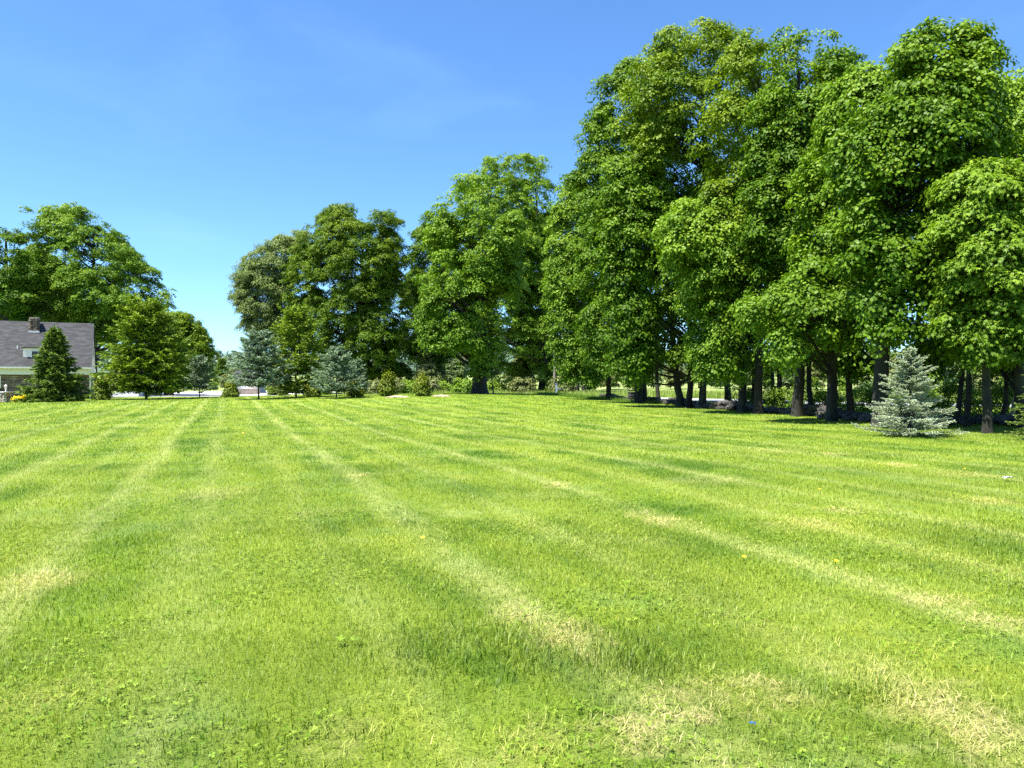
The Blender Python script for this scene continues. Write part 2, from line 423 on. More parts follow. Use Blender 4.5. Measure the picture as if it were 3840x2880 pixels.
def trunk_mesh(name, H, r0, lean, limbs, seed, seg=12, flare=1.3, r1=.25, twist=.12, limb_r=.24):
    """trunk from the origin with curved limbs that reach for the given points"""
    rng = np.random.default_rng(seed); T = Tubes()
    s = np.array([0, .015, .04, .09, .18, .3, .45, .6, .75, .88, 1.0]); z = s * H
    wob = np.cumsum(rng.normal(size=(len(s), 2)) * twist * .25, axis=0); wob[:3] = 0
    px = lean[0] * s + wob[:, 0]; py = lean[1] * s + wob[:, 1]
    pts = np.stack([px, py, z - .05 * (s == 0)], 1)
    rr = r0 * (1 - (1 - r1) * s); rr[0] *= flare; rr[1] *= 1 + (flare - 1) * .5; rr[2] *= 1 + (flare - 1) * .15
    a = np.linspace(0, 2 * np.pi, seg, endpoint=False)
    ph = rng.uniform(0, 6)
    prof = 1 + (.10 * np.sin(3 * a + ph) + .06 * np.sin(5 * a))[None, :] * np.linspace(1.6, .5, len(s))[:, None]
    T.add(pts, rr[:, None] * prof, seg)
    for L in limbs:
        L = np.asarray(L, float)
        if L[2] < .12 * H: continue
        hd = math.hypot(L[0], L[1])
        zb = np.clip(L[2] - hd * rng.uniform(.5, .9), .14 * H, .93 * H)
        b = np.array([np.interp(zb, z, px), np.interp(zb, z, py), zb])
        u = np.linspace(0, 1, 7)[:, None]
        mid = b * .5 + L * .5 + np.array([0, 0, -.05 * hd]) + rng.normal(size=3) * .12 * max(hd, .5)
        q = (1 - u) ** 2 * b + 2 * u * (1 - u) * mid + u ** 2 * L
        rb = min(np.interp(zb, z, rr) * .6, limb_r * r0 + .012 * hd)
        T.add(q, rb * (1 - .82 * u[:, 0]), 6)
    return T.mesh(name)

def px_env(Y, rows, ry=None, ryk=.8, rymax=6.0, X0=0, Z0=0, cyoff=0):
    """rows of (y_px, xl_px, xr_px) at depth Y -> envelope in local coordinates around (X0, Y, Z0)"""
    e = []
    for py, xl, xr in rows:
        a = (xl - 1920) / F * Y - X0; b = (xr - 1920) / F * Y - X0
        rx = (b - a) / 2
        h = CAMZ - (py - 1440) * (Y + min(cyoff, 0) - .6 * min(rx * ryk, rymax)) / F - Z0
        e.append((h, (a + b) / 2, cyoff, rx, min(rx * ryk, rymax)))
    e.sort(); return list(zip(*e))

def tree(name, base, rows, mat, label, cat='tree', group=None, r0=.25, n=120, rc=1.0, sprays=9, lps=16, leaf=.16, shape=KITE,
         seed=1, toppx=None, H=None, lean=(0, 0), bark='bark', nlimb=34, depth=None, limb_r=.24, **kw):
    X, Y, Z = base
    root = empty(name, (X, Y, Z), 0, label, cat, group)
    D = depth or Y
    env = px_env(D, rows, X0=X, Z0=Z, ryk=kw.pop('ryk', .8), rymax=kw.pop('rymax', 6.0), cyoff=(D - Y) + kw.pop('cyoff', 0))
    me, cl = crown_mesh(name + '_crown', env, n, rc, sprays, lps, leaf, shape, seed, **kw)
    rng = np.random.default_rng(seed + 5)
    top = H or (env[0][-1] * .86)
    pick = cl[rng.choice(len(cl), min(nlimb, len(cl)), replace=False)]
    tm = trunk_mesh(name + '_trunk', top, r0, lean, pick, seed + 9, limb_r=limb_r)
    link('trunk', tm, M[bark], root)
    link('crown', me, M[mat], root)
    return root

# ------------------------------------------------------------------ conifers
def conifer_mesh(H, R, h0, nb, tw, nps, nl, nw, seed, rise=.15, droopt=0.0, upturn=.12, shape=SPRIG, twl=.3, power=.85, belly=0.0, hang=0.0, irregular=.18, back=True, topk=.05):
    """needled branches in whorls. tw twigs per branch, nps needles or sprigs per twig, nl their length, nw width"""
    rng = np.random.default_rng(seed)
    s = np.sort(rng.random(nb) ** 1.15)            # more branches lower down
    h = h0 + (H * .985 - h0) * s
    prof = (1 - s) ** power * (1 - belly * (1 - s) ** 6) + topk
    L = R * prof * rng.uniform(1 - irregular * 1.6, 1 + irregular, nb)
    az = (np.arange(nb) * 2.39996 + rng.uniform(-.5, .5, nb))
    el = rise + .75 * s ** 2.2 + rng.normal(size=nb) * .08
    dirh = np.stack([np.cos(az), np.sin(az), np.zeros(nb)], 1)
    side = np.stack([-np.sin(az), np.cos(az), np.zeros(nb)], 1)
    T = Tubes(); tp = []; td = []; tl = []; tn = []
    for i in range(nb):
        u = np.linspace(0, 1, 6)
        zz = h[i] + L[i] * (u * math.tan(el[i]) * .8 - droopt * u ** 1.5 + upturn * u ** 3)
        pts = dirh[i] * (u * L[i])[:, None]; pts[:, 2] = zz
        T.add(pts, (.006 + .011 * L[i]) * (1 - .8 * u), 5)
        us = np.concatenate([rng.uniform(.14, .98, tw), np.linspace(.6, 1, 3)])
        sgn = np.concatenate([np.where(rng.random(tw) < .5, -1, 1), np.zeros(3)])
        p = np.stack([np.interp(us, u, pts[:, j]) for j in range(3)], 1)
        fwd = norm(np.stack([np.interp(us, u, np.gradient(pts[:, j])) for j in range(3)], 1))
        ang = rng.uniform(.55, 1.05, len(us)) * sgn
        d = norm(fwd * np.cos(ang)[:, None] + side[i] * np.sin(ang)[:, None] + np.stack([np.zeros(len(us)), np.zeros(len(us)), rng.normal(size=len(us)) * .22 + .05 - hang * np.abs(sgn)], 1))
        ll = twl * L[i] * (1.15 - us) * rng.uniform(.6, 1.2, len(us)) + nl * .8
        ll = np.where(sgn == 0, nl * 1.4, ll)
        tp.append(p); td.append(d); tl.append(ll); tn.append(np.full(len(us), i))
    tp = np.concatenate(tp); td = np.concatenate(td); tl = np.concatenate(tl); tn = np.concatenate(tn)
    # leader
    k = np.repeat(np.arange(len(tp)), nps); m = len(k)
    uu = rng.random(m)
    P = tp[k] + td[k] * (uu * tl[k])[:, None]; P[:, 2] -= hang * .5 * (uu * tl[k]) ** 1.0
    radial = rvec(rng, m)
    Dn = norm(td[k] * .9 + radial * .62 + np.array([0, 0, .12 - hang]))
    Nn = norm(np.cross(Dn, rvec(rng, m)) + np.array([0, 0, .9]))
    nlead = max(20, nps * 8)
    zl = rng.uniform(H * .93, H * 1.03, nlead)
    Pl = np.stack([rng.normal(size=nlead) * .02 * R, rng.normal(size=nlead) * .02 * R, zl], 1)
    Dl = norm(rvec(rng, nlead) * .7 + np.array([0, 0, .9])); Nl = norm(np.cross(Dl, rvec(rng, nlead)))
    P = np.concatenate([P, Pl]); Dn = np.concatenate([Dn, Dl]); Nn = np.concatenate([Nn, Nl])
    tint = np.concatenate([np.clip(rng.random(m) * .4 + .35 * rng.random(nb)[tn[k]] + .3 * uu, 0, 1), rng.random(nlead) * .5 + .4])
    S = nl * rng.uniform(.6, 1.2, len(P))
    V, cnt, idx = leaf_arrays(P, Nn, Dn, S, shape, W=np.full(len(P), nw) * rng.uniform(.8, 1.2, len(P)))
    me = mesh_np('foliage', V, cnt, idx, {'tint': np.repeat(tint, len(shape))})
    tz_ = np.linspace(0, H * .97, 10)
    T.add(np.stack([np.zeros(10), np.zeros(10), tz_ - .05], 1), (.013 + .011 * H) * (1 - .93 * tz_ / H), 9)
    return me, T.mesh('trunk')

def conifer(name, base, mat, label, cat, group=None, bark='bark_con', rz=0, **kw):
    fm, tm = conifer_mesh(**kw)
    root = empty(name, base, rz, label, cat, group)
    link('trunk', tm, M[bark], root); link('foliage', fm, M[mat], root)
    return root

def shrub(name, base, W, H, mat, label, cat='shrub', group=None, seed=1, n=40, leaf=.09, lps=12, sprays=7, shape=KITE, D=None, stems=7, flat=.8, rc=None):
    D = D or W * .7
    root = empty(name, base, 0, label, cat, group)
    rc = rc or min(W, H) * .2
    env = ([.0, H * .25, H * .6, H * .88, H], [0] * 5, [0] * 5, np.array([.62, .95, 1.0, .66, .25]) * W / 2, np.array([.62, .95, 1.0, .66, .25]) * D / 2)
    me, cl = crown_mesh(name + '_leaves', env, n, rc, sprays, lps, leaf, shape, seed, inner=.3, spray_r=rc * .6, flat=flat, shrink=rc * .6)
    link('leaves', me, M[mat], root)
    T = Tubes(); rng = np.random.default_rng(seed)
    for L in cl[rng.choice(len(cl), min(stems, len(cl)), replace=False)]:
        b = np.array([rng.uniform(-.06, .06) * W, rng.uniform(-.06, .06) * W, -.03]); u = np.linspace(0, 1, 5)[:, None]
        mid = np.array([(b[0] + L[0]) * .3, (b[1] + L[1]) * .3, L[2] * .6])
        T.add((1 - u) ** 2 * b + 2 * u * (1 - u) * mid + u ** 2 * L, .012 * (1 + H * .4) * (1 - .7 * u[:, 0]), 5)
    link('stem', T.mesh(name + '_stem'), M['bark'], root)
    return root

#@@SETTING
def build_ground():
    ys = np.concatenate([np.arange(-12, 130, 1.0), 130 * 1.09 ** np.arange(0, 38)])
    xs1 = np.arange(0, 110, 1.5); xs2 = 110 * 1.12 ** np.arange(0, 30)
    xs = np.concatenate([-xs2[::-1], -xs1[:0:-1], xs1, xs2])
    XX, YY = np.meshgrid(xs, ys); ZZ = terrain(XX, YY)
    V = np.stack([XX, YY, ZZ], -1).reshape(-1, 3); nx = len(xs); ny = len(ys)
    i = np.arange(ny - 1)[:, None] * nx; j = np.arange(nx - 1)[None, :]
    q = np.stack([i + j, i + j + 1, i + nx + j + 1, i + nx + j], -1).reshape(-1, 4)
    me = mesh_np('ground', V, np.full(len(q), 4), q.ravel(), smooth=True)
    tag(link('ground', me, M['ground']), kind='structure')
build_ground()

def strip(name, pts, width, mat, lift=.035):
    pts = np.array(pts, float)
    # resample
    seg = np.linalg.norm(np.diff(pts, axis=0), axis=1); s = np.concatenate([[0], np.cumsum(seg)])
    ss = np.arange(0, s[-1], 1.2)
    P = np.stack([np.interp(ss, s, pts[:, 0]), np.interp(ss, s, pts[:, 1])], 1)
    for _ in range(6): P[1:-1] = (P[:-2] + P[1:-1] * 2 + P[2:]) / 4
    T = norm(np.gradient(P, axis=0)); Nn = np.stack([-T[:, 1], T[:, 0]], 1)
    w = np.linspace(-width / 2, width / 2, 9)
    Q = P[:, None, :] + Nn[:, None, :] * w[None, :, None]
    Z = terrain(Q[..., 0], Q[..., 1]) + lift
    V = np.concatenate([Q, Z[..., None]], -1).reshape(-1, 3); n = len(P)
    i = np.arange(n - 1)[:, None] * 9; j = np.arange(8)[None, :]
    q = np.stack([i + j, i + j + 1, i + 9 + j + 1, i + 9 + j], -1).reshape(-1, 4)
    return tag(link(name, mesh_np(name, V, np.full(len(q), 4), q.ravel(), smooth=True), mat), kind='structure')

M['asphalt'] = plain_mat('sun_bleached_asphalt', (.36, .36, .37), .9, .1, 3, bump=.2)
M['concrete'] = plain_mat('pale_concrete', (.62, .60, .58), .9, .07, 2)
strip('road', [(-85, 90), (-40, 91.5), (-15, 90.5), (-2, 88.5), (8, 82), (15, 71.5), (21, 62), (32, 51), (50, 39)], 9.5, M['asphalt'])
strip('driveway', [(-60, 78), (-42, 79.5), (-30, 80), (-20, 82), (-12, 87)], 2.6, M['concrete'], .03)
def pad():
    x0, x1, y0, y1 = -60, -32, 97, 150
    XX, YY = np.meshgrid(np.linspace(x0, x1, 12), np.linspace(y0, y1, 20)); ZZ = terrain(XX, YY) + .04
    V = np.stack([XX, YY, ZZ], -1).reshape(-1, 3); i = np.arange(19)[:, None] * 12; j = np.arange(11)[None, :]
    q = np.stack([i + j, i + j + 1, i + 13 + j, i + 12 + j], -1).reshape(-1, 4)
    tag(link('parking_area', mesh_np('parking_area', V, np.full(len(q), 4), q.ravel()), M['concrete']), kind='structure')
pad()

# ------------------------------------------------------------------ grass blades
def height_noise(x, y):
    return (np.sin(x * 1.7 + np.sin(y * 1.3)) + np.sin(y * 2.1 + 1.7 * np.sin(x * .9)) + np.sin(x * 4.3 + y * 3.1) * .7 + np.sin((x * .3 - y * .8)) * .8) / 3.5

def scatter(rng, y0, y1, dens, side=1.12):
    """random points inside the wedge in front of the viewer"""
    area = .7 * side * (y1 ** 2 - y0 ** 2) + 2.0 * (y1 - y0)
    n = int(area * dens)
    y = np.sqrt(rng.uniform(y0 ** 2, y1 ** 2, n)); x = rng.uniform(-1, 1, n) * (y * .70 * side + 1.0)
    return x, y

def lawn_ok(x, y):
    """True where the mown lawn lies"""
    edge = np.interp(x, [-60, -42, -30, -12, 0, 2, 5, 8, 12, 15, 17, 19, 24], [66, 68, 76, 80, 79, 76, 68, 58, 48, 40, 34, 27, 20])
    return y < edge

def grass():
    rng = np.random.default_rng(3)
    bands = [(1.9, 4.5, 6500, .030, .0028, 5), (4.5, 8, 3200, .034, .0042, 5), (8, 14, 1300, .038, .0075, 3), (14, 24, 420, .044, .013, 3), (24, 42, 120, .052, .024, 3), (42, 82, 26, .060, .050, 3)]
    VV = []; CN = []; IX = []; TI = []; off = 0
    for y0, y1, dens, hh, ww, k in bands:
        x, y = scatter(rng, y0, y1, dens)
        ok = lawn_ok(x, y); x = x[ok]; y = y[ok]; n = len(x)
        z = terrain(x, y)
        hn = height_noise(x, y)
        tall = np.exp(-(((x - .35) / .55) ** 2 + ((y - 4.15) / .45) ** 2)) + .6 * np.exp(-(((x + .6) / .5) ** 2 + ((y - 4.4) / .4) ** 2)) \
             + .7 * np.exp(-(((x - .9) / .25) ** 2 + ((y - 3.9) / .2) ** 2))
        wd = windrow(x, y)
        h = hh * rng.uniform(.5, 1.4, n) * (1 + .28 * hn + .35 * tall)
        yaw = rng.uniform(0, 2 * np.pi, n)
        bend = rng.uniform(.1, 1.15, n) * h
        # straw: flat lying, pale
        spw = spots(x, y)
        st = rng.random(n) < (.07 + .22 * wd * (hn > -.5) + .25 * spw + .10 * (hn > .55))
        h = np.where(st, h * .45, h); bend = np.where(st, hh * rng.uniform(.7, 1.6, n), bend)
        tint = np.where(st, rng.uniform(.84, 1, n), rng.beta(2.2, 2.6, n) * .8)
        tint = np.where(tall > .35, tint * .75, tint)
        d = np.stack([np.cos(yaw), np.sin(yaw)], 1); s = np.stack([-d[:, 1], d[:, 0]], 1)
        w = ww * rng.uniform(.6, 1.3, n)[:, None] * .5
        P = np.stack([x, y], 1); Z = (z - .004)
        b0 = np.column_stack([P - s * w, Z]); b1 = np.column_stack([P + s * w, Z])
        tip = np.column_stack([P + d * bend[:, None], Z + h])
        if k == 5:
            m = P + d * (bend * .33)[:, None]
            m0 = np.column_stack([m - s * w * .85, Z + h * .6]); m1 = np.column_stack([m + s * w * .85, Z + h * .6])
            V = np.stack([b0, b1, m1, m0, tip], 1).reshape(-1, 3)
            base = np.arange(n)[:, None] * 5 + off
            ix = (base + np.array([0, 1, 2, 3, 3, 2, 4])).ravel(); cn = np.tile([4, 3], n)
        else:
            V = np.stack([b0, b1, tip], 1).reshape(-1, 3)
            ix = np.arange(n * 3) + off; cn = np.full(n, 3)
        VV.append(V); CN.append(cn); IX.append(ix); TI.append(np.repeat(tint, k)); off += len(V)
    me = mesh_np('grass', np.concatenate(VV), np.concatenate(CN), np.concatenate(IX), {'tint': np.concatenate(TI)})
    tag(link('grass', me, M['blade']), 'short mown lawn grass with pale dried clippings', None, kind='stuff')
grass()
def near_plants():
    rng = np.random.default_rng(21)
    # clover: three rounded leaflets on a short stalk, in patches
    n = 9000; y = np.sqrt(rng.uniform(2.2 ** 2, 9.5 ** 2, n * 4)); x = rng.uniform(-1, 1, n * 4) * (y * .78 + 1)
    m = (np.sin(x * 2.3 + 1.2 * np.sin(y * 1.9)) + np.sin(y * 2.7 + x) + np.sin(x * 5 - y * 4) * .6) > .55
    x = x[m][:n]; y = y[m][:n]; n = len(x); z = terrain(x, y) + rng.uniform(.012, .036, n)
    k = np.repeat(np.arange(n), 3); a = np.repeat(rng.uniform(0, 6.28, n), 3) + np.tile([0, 2.09, 4.19], n)
    N = norm(np.stack([rng.normal(size=n) * .28, rng.normal(size=n) * .28, np.ones(n)], 1))[k]
    D = np.stack([np.cos(a), np.sin(a), np.full(3 * n, .12)], 1)
    S = np.repeat(rng.uniform(.008, .015, n), 3)
    V, c, ix = leaf_arrays(np.stack([x, y, z], 1)[k], N, D, S, np.array([(0, 0, 0), (.5, .42, 0), (.9, .36, 0), (1, 0, 0), (.9, -.36, 0), (.5, -.42, 0)]))
    me = mesh_np('clover', V, c, ix, {'tint': np.repeat(rng.random(n)[k], 6)})
    tag(link('clover', me, M['clover']), 'low clover leaves growing through the near lawn', kind='stuff')
    # longer dark tufts and fallen straw
    P = []; H = []; Y = []; T = []; B = []
    for cx, cy, rx, ry, m_, hh in [(.10, 4.25, .55, .45, 1100, .055), (.62, 3.95, .28, .2, 450, .08), (-.45, 4.0, .4, .4, 400, .05), (-1.15, 3.1, .6, .4, 400, .045), (1.7, 3.6, .3, .15, 300, .06)]:
        x = cx + rng.normal(size=m_) * rx * .6; y = cy + rng.normal(size=m_) * ry * .6
        P.append(np.stack([x, y], 1)); H.append(hh * rng.uniform(.4, 1.25, m_)); T.append(rng.beta(2, 3, m_) * .75); B.append(H[-1] * rng.uniform(.1, .9, m_))
    for cx, cy, rx, ry, a_ in SPOTS:
        m_ = int(270 * a_ * min(3, rx * ry / .05)); m_ = min(m_, 900) if cy < 9 else min(m_, 250)
        x = cx + rng.normal(size=m_) * rx * .8; y = cy + rng.normal(size=m_) * ry * .8
        P.append(np.stack([x, y], 1)); H.append(rng.uniform(.004, .03, m_)); T.append(rng.uniform(.86, 1, m_)); B.append(rng.uniform(.03, .085, m_))
    m_ = 9000; y = np.sqrt(rng.uniform(4, 64, m_)); x = rng.uniform(-.2, 1, m_) * (y * .74 + 1)
    P.append(np.stack([x, y], 1)); H.append(rng.uniform(.004, .035, m_)); T.append(rng.uniform(.84, 1, m_)); B.append(rng.uniform(.02, .07, m_))
    P = np.concatenate(P); H = np.concatenate(H); T = np.concatenate(T); B = np.concatenate(B); n = len(P)
    yaw = rng.uniform(0, 6.28, n); d = np.stack([np.cos(yaw), np.sin(yaw)], 1); s = np.stack([-d[:, 1], d[:, 0]], 1)
    w = np.where(T > .8, .0016, .0026)[:, None] * rng.uniform(.7, 1.3, n)[:, None]; w = w * np.clip(P[:, 1:] / 5, 1, 4)
    Z = terrain(P[:, 0], P[:, 1]) + np.where(T > .8, rng.uniform(.005, .03, n), 0)
    mid = P + d * (B * .35)[:, None]
    V = np.stack([np.column_stack([P - s * w, Z]), np.column_stack([P + s * w, Z]), np.column_stack([mid + s * w, Z + H * .6]), np.column_stack([mid - s * w, Z + H * .6]), np.column_stack([P + d * B[:, None], Z + H])], 1).reshape(-1, 3)
    ix = (np.arange(n)[:, None] * 5 + np.array([0, 1, 2, 3, 3, 2, 4])).ravel()
    me = mesh_np('long_grass', V, np.tile([4, 3], n), ix, {'tint': np.repeat(T, 5)})
    tag(link('long_grass', me, M['blade']), 'longer grass tufts and loose straw in the near lawn', kind='stuff')
M['clover'] = leaf_mat('clover_leaf', (.09, .17, .012), (.16, .255, .02), (.26, .35, .045), .25)
near_plants()
#@@OBJECTS
# ================================================================== MAPLES OF THE ROW
ROW = 'maples of the tree row'
def A(px, py, Yoff=0):
    x, y, z = at(px, py)
    if Yoff:
        k = (px - 1920) / F; y += Yoff; x = k * y; z = tz(x, y)
    return (x, y, z)

BIG = dict(shape=KITE, lps=28, sprays=7, leaf=.135)
NEAR = dict(shape=MAPLE, lps=36, sprays=7, leaf=.118)
# nearest, at the right edge of the lawn
tree('maple_tree', A(3702, 1625), [(560, 3560, 3720), (640, 3500, 3860), (760, 3470, 3960), (900, 3460, 4010), (1040, 3450, 4030), (1180, 3470, 3990), (1290, 3560, 3900), (1340, 3620, 3780)],
     'maple_light', 'low wide maple with large pale leaves, nearest of the row', group=ROW, r0=.13, n=193, rc=0.47, seed=11,
     spray_r=.46, ryk=.75, H=7.2, nlimb=26, **NEAR)
tree('maple_tree', A(3300, 1602), [(48, 3440, 3580), (110, 3330, 3640), (160, 3260, 3670), (220, 3210, 3690), (360, 3130, 3720), (520, 3090, 3700), (700, 3060, 3620), (860, 3060, 3530), (980, 3090, 3500), (1080, 3150, 3440), (1180, 3120, 3480), (1270, 3150, 3460)],
     'maple', 'tall maple whose thick trunk rises behind the pale spruce', group=ROW, r0=.24, n=713, rc=0.61, seed=12, gaps=.7, cyoff=-.8, lean=(.9, 0), nlimb=46, rymax=4.6, **BIG)
tree('maple_tree', A(3117, 1580), [(150, 3200, 3330), (260, 3100, 3420), (420, 3000, 3420), (600, 2960, 3330), (800, 2930, 3280), (950, 2880, 3290), (1060, 2800, 3330), (1150, 2750, 3330), (1240, 2740, 3240), (1350, 2780, 3060)],
     'maple_light', 'maple with broad low boughs reaching over the lawn beside the pale spruce', group=ROW, r0=.2, n=713, rc=0.62, seed=13, gaps=.8, nlimb=40, rymax=4.8, cyoff=-.8, **BIG)
tree('maple_tree', A(2990, 1562), [(48, 3010, 3090), (100, 2900, 3180), (200, 2820, 3250), (330, 2790, 3280), (500, 2790, 3230), (700, 2790, 3160), (880, 2800, 3130), (1000, 2800, 3130), (1120, 2800, 3150), (1230, 2820, 3150)],
     'maple', 'tall maple with pointed leafy top and wide dark trunk', group=ROW, r0=.24, n=744, rc=0.70, seed=14, gaps=.9, cyoff=.3, nlimb=44, rymax=5.0, **BIG)
tree('maple_tree', A(2842, 1553), [(80, 2850, 2930), (140, 2700, 3030), (260, 2620, 3060), (420, 2590, 3040), (600, 2600, 2960), (780, 2620, 2920), (900, 2640, 2930), (1050, 2640, 2960), (1200, 2660, 2960), (1320, 2700, 2940)],
     'maple_yellow', 'maple with yellow tinged crown top between two taller neighbours', group=ROW, r0=.18, n=589, rc=0.72, seed=15, gaps=1.15, nlimb=36, rymax=5.0, tint0=.08, **BIG)
tree('maple_tree', A(2782, 1550, 1.2), [(700, 2500, 2800), (800, 2430, 2850), (920, 2420, 2860), (1040, 2440, 2850), (1140, 2500, 2830), (1240, 2540, 2800), (1340, 2560, 2790), (1420, 2600, 2760)],
     'maple_light', 'leaning maple with its lit lower boughs over the shaded grass', group=ROW, r0=.2, n=418, rc=0.70, seed=16, nlimb=30, rymax=5.2, cyoff=-1.5, **BIG)
tree('maple_tree', A(2636, 1531), [(48, 2560, 2690), (90, 2440, 2780), (170, 2360, 2820), (280, 2290, 2830), (420, 2270, 2810), (560, 2300, 2780), (700, 2420, 2680), (850, 2420, 2660), (980, 2420, 2680), (1150, 2420, 2690), (1350, 2440, 2690)],
     'maple_yellow', 'tallest maple of the row with a yellow green rounded top', group=ROW, r0=.21, n=682, rc=0.85, seed=17, gaps=1.1, cyoff=-1.2, nlimb=40, rymax=5.8, tint0=.05, **dict(BIG, leaf=.15))
tree('maple_tree', A(2583, 1529), [(560, 2250, 2480), (660, 2200, 2560), (800, 2180, 2600), (940, 2200, 2560), (1060, 2230, 2500), (1180, 2260, 2480), (1280, 2260, 2480), (1370, 2270, 2470), (1420, 2300, 2440)],
     'maple', 'maple with hanging lower boughs behind the short stone pier', group=ROW, r0=.19, n=511, rc=0.76, seed=18, nlimb=34, rymax=5.6, cyoff=-1.0, **dict(BIG, leaf=.15))
tree('maple_tree', A(2394, 1511), [(195, 2350, 2430), (250, 2270, 2520), (330, 2190, 2560), (430, 2150, 2560), (560, 2120, 2540), (700, 2100, 2460), (820, 2120, 2360), (960, 2140, 2320), (1060, 2140, 2360), (1250, 2150, 2400), (1400, 2200, 2420)],
     'maple', 'tall dark maple at the outer shoulder of the row, thick double trunk', group=ROW, r0=.24, n=651, rc=0.84, seed=19, gaps=1.1, cyoff=-1.2, nlimb=40, rymax=6.0, **dict(BIG, leaf=.155))
tree('maple_tree', A(2283, 1501), [(660, 2080, 2190), (780, 2050, 2280), (920, 2030, 2330), (1060, 2030, 2330), (1180, 2040, 2310), (1300, 2050, 2300), (1380, 2080, 2290), (1435, 2100, 2260)],
     'maple_light', 'fresh green maple filling the dip between the two tall crown groups', group=ROW, r0=.18, n=620, rc=0.80, seed=20, nlimb=34, rymax=6.0, **dict(BIG, leaf=.155))
tree('maple_tree', A(3838, 1612), [(265, 3700, 3880), (330, 3640, 3960), (450, 3600, 4020), (620, 3580, 4050), (800, 3580, 4050), (1000, 3600, 4050), (1150, 3620, 4000), (1280, 3640, 4000), (1360, 3680, 3960)],
     'maple_light', 'maple cut by the picture border behind the nearest low maple', group=ROW, r0=.17, n=511, rc=0.65, seed=21, nlimb=34, rymax=4.4, depth=29.0, H=8.5, **BIG)

tree('maple_tree', A(3935, 1640, 3), [(240, 3780, 3900), (340, 3700, 4000), (520, 3640, 4100), (760, 3620, 4120), (1000, 3640, 4120), (1250, 3680, 4100), (1400, 3720, 4060)],
     'maple', 'outermost maple, its foliage closing the picture border', group=ROW, r0=.2, n=420, rc=.7, seed=22, nlimb=20, rymax=4.2, depth=30.0, H=8, **BIG)
# slimmer trees that stand between, mostly trunk, sparse leaves high up
def slim(px, py, w, top, label, seed, n=90, lean=(0, 0), bark='bark', low=1370, mat='maple', Yoff=0, half=110):
    x, y, z = A(px, py, Yoff); hw = half
    tree('maple_tree', (x, y, z), [(top, px - hw * .3, px + hw * .3), (top + 180, px - hw, px + hw), (low - 150, px - hw * 1.1, px + hw * 1.1), (low, px - hw * .6, px + hw * .6)],
         mat, label, group=ROW, r0=w / F * y / 2, n=n, rc=.95, sprays=8, lps=14, leaf=.2, shape=KITE, seed=seed, lean=lean, nlimb=7, rymax=2.6, limb_r=.16, bark=bark)
slim(2555, 1526, 25, 620, 'maple trunk leaning in a narrow V against its neighbour, on the left of the V', 31, lean=(-1.2, 0))
slim(2468, 1506, 15, 700, 'slender straight maple trunk standing before the sunny road', 32, half=90)
slim(2415, 1511, 22, 640, 'second trunk close behind the thick double maple trunk', 33, Yoff=.6)
slim(2731, 1512, 22, 500, 'maple trunk with a sunlit patch on its bark, beyond the shade', 34, n=120, half=130)
slim(2821, 1532, 13, 480, 'thin maple trunk squeezed between two thicker dark trunks', 35, n=120, half=120)
slim(2899, 1528, 13, 430, 'thin maple trunk in deep shade above the rubble stones', 36, n=120)
slim(2927, 1536, 18, 430, 'mid sized maple trunk in deep shade beside a thin one', 37, n=120)
slim(3041, 1545, 18, 420, 'maple trunk near the sunny gap in the shaded row', 38, n=120)
slim(3590, 1585, 19, 500, 'dark trunk leaning slightly away just past the pale spruce', 39, n=120, lean=(.9, 0), low=1330)
slim(3625, 1600, 20, 520, 'straight dark trunk next to the leaning one past the pale spruce', 40, n=120, low=1330)
slim(3759, 1590, 15, 480, 'thin trunk with light flecks near the picture border', 41, n=120, low=1330)
slim(3188, 1560, 24, 380, 'dark maple trunk hidden in the shade left of the pale spruce', 42, n=120, low=1400, half=150)
slim(3450, 1565, 22, 330, 'dark maple trunk behind the pale spruce tips', 43, n=120, low=1380, half=140)
slim(2190, 1484, 16, 820, 'small upright trunk at the thin far end of the tree row', 44, half=70, low=1400)
slim(2167, 1483, 13, 860, 'thin trunk paired with another at the far end of the row', 45, half=60, low=1390)
slim(2136, 1482, 12, 800, 'narrow trunk touching a thick leaning trunk at the far end', 46, half=60, low=1390)

# leaning birch at the right
x, y, z = A(3790, 1592)
tree('birch_tree', (x, y, z), [(700, 3830, 3930), (860, 3800, 3990), (1020, 3820, 3960)], 'maple_light', 'leaning tree with pale papery bark at the wood edge', 'tree',
     r0=.065, n=62, rc=0.53, sprays=7, lps=12, leaf=.12, seed=50, lean=(1.3, 0), bark='bark_pale', nlimb=10, H=9)

# ================================================================== MIDDLE GROUP
MID = 'maples of the middle group'
tree('maple_tree', A(2045, 1479, -3), [(565, 1850, 2060), (620, 1740, 2070), (720, 1690, 2100), (840, 1660, 2120), (960, 1660, 2120), (1080, 1650, 2110), (1180, 1680, 2110), (1300, 1760, 2110), (1400, 1900, 2080)],
     'maple_light', 'very tall maple with twin leaning trunks and a lumpy rounded top', group=MID, r0=.4, n=1450, rc=1.14, sprays=8, lps=25, leaf=.205, seed=60, gaps=1.6, nlimb=40, rymax=6.5, lean=(-1.5, 0), spray_r=.46)
tree('maple_tree', A(2027, 1478, -2.4), [(780, 1900, 2090), (900, 1880, 2110), (1100, 1880, 2110), (1300, 1920, 2100), (1380, 1960, 2080)],
     'maple', 'second trunk of the leaning pair in the middle group', group=MID, r0=.33, n=511, rc=1.06, sprays=10, lps=22, leaf=.21, seed=61, nlimb=18, rymax=4.5, lean=(1.0, 0), spray_r=.46)
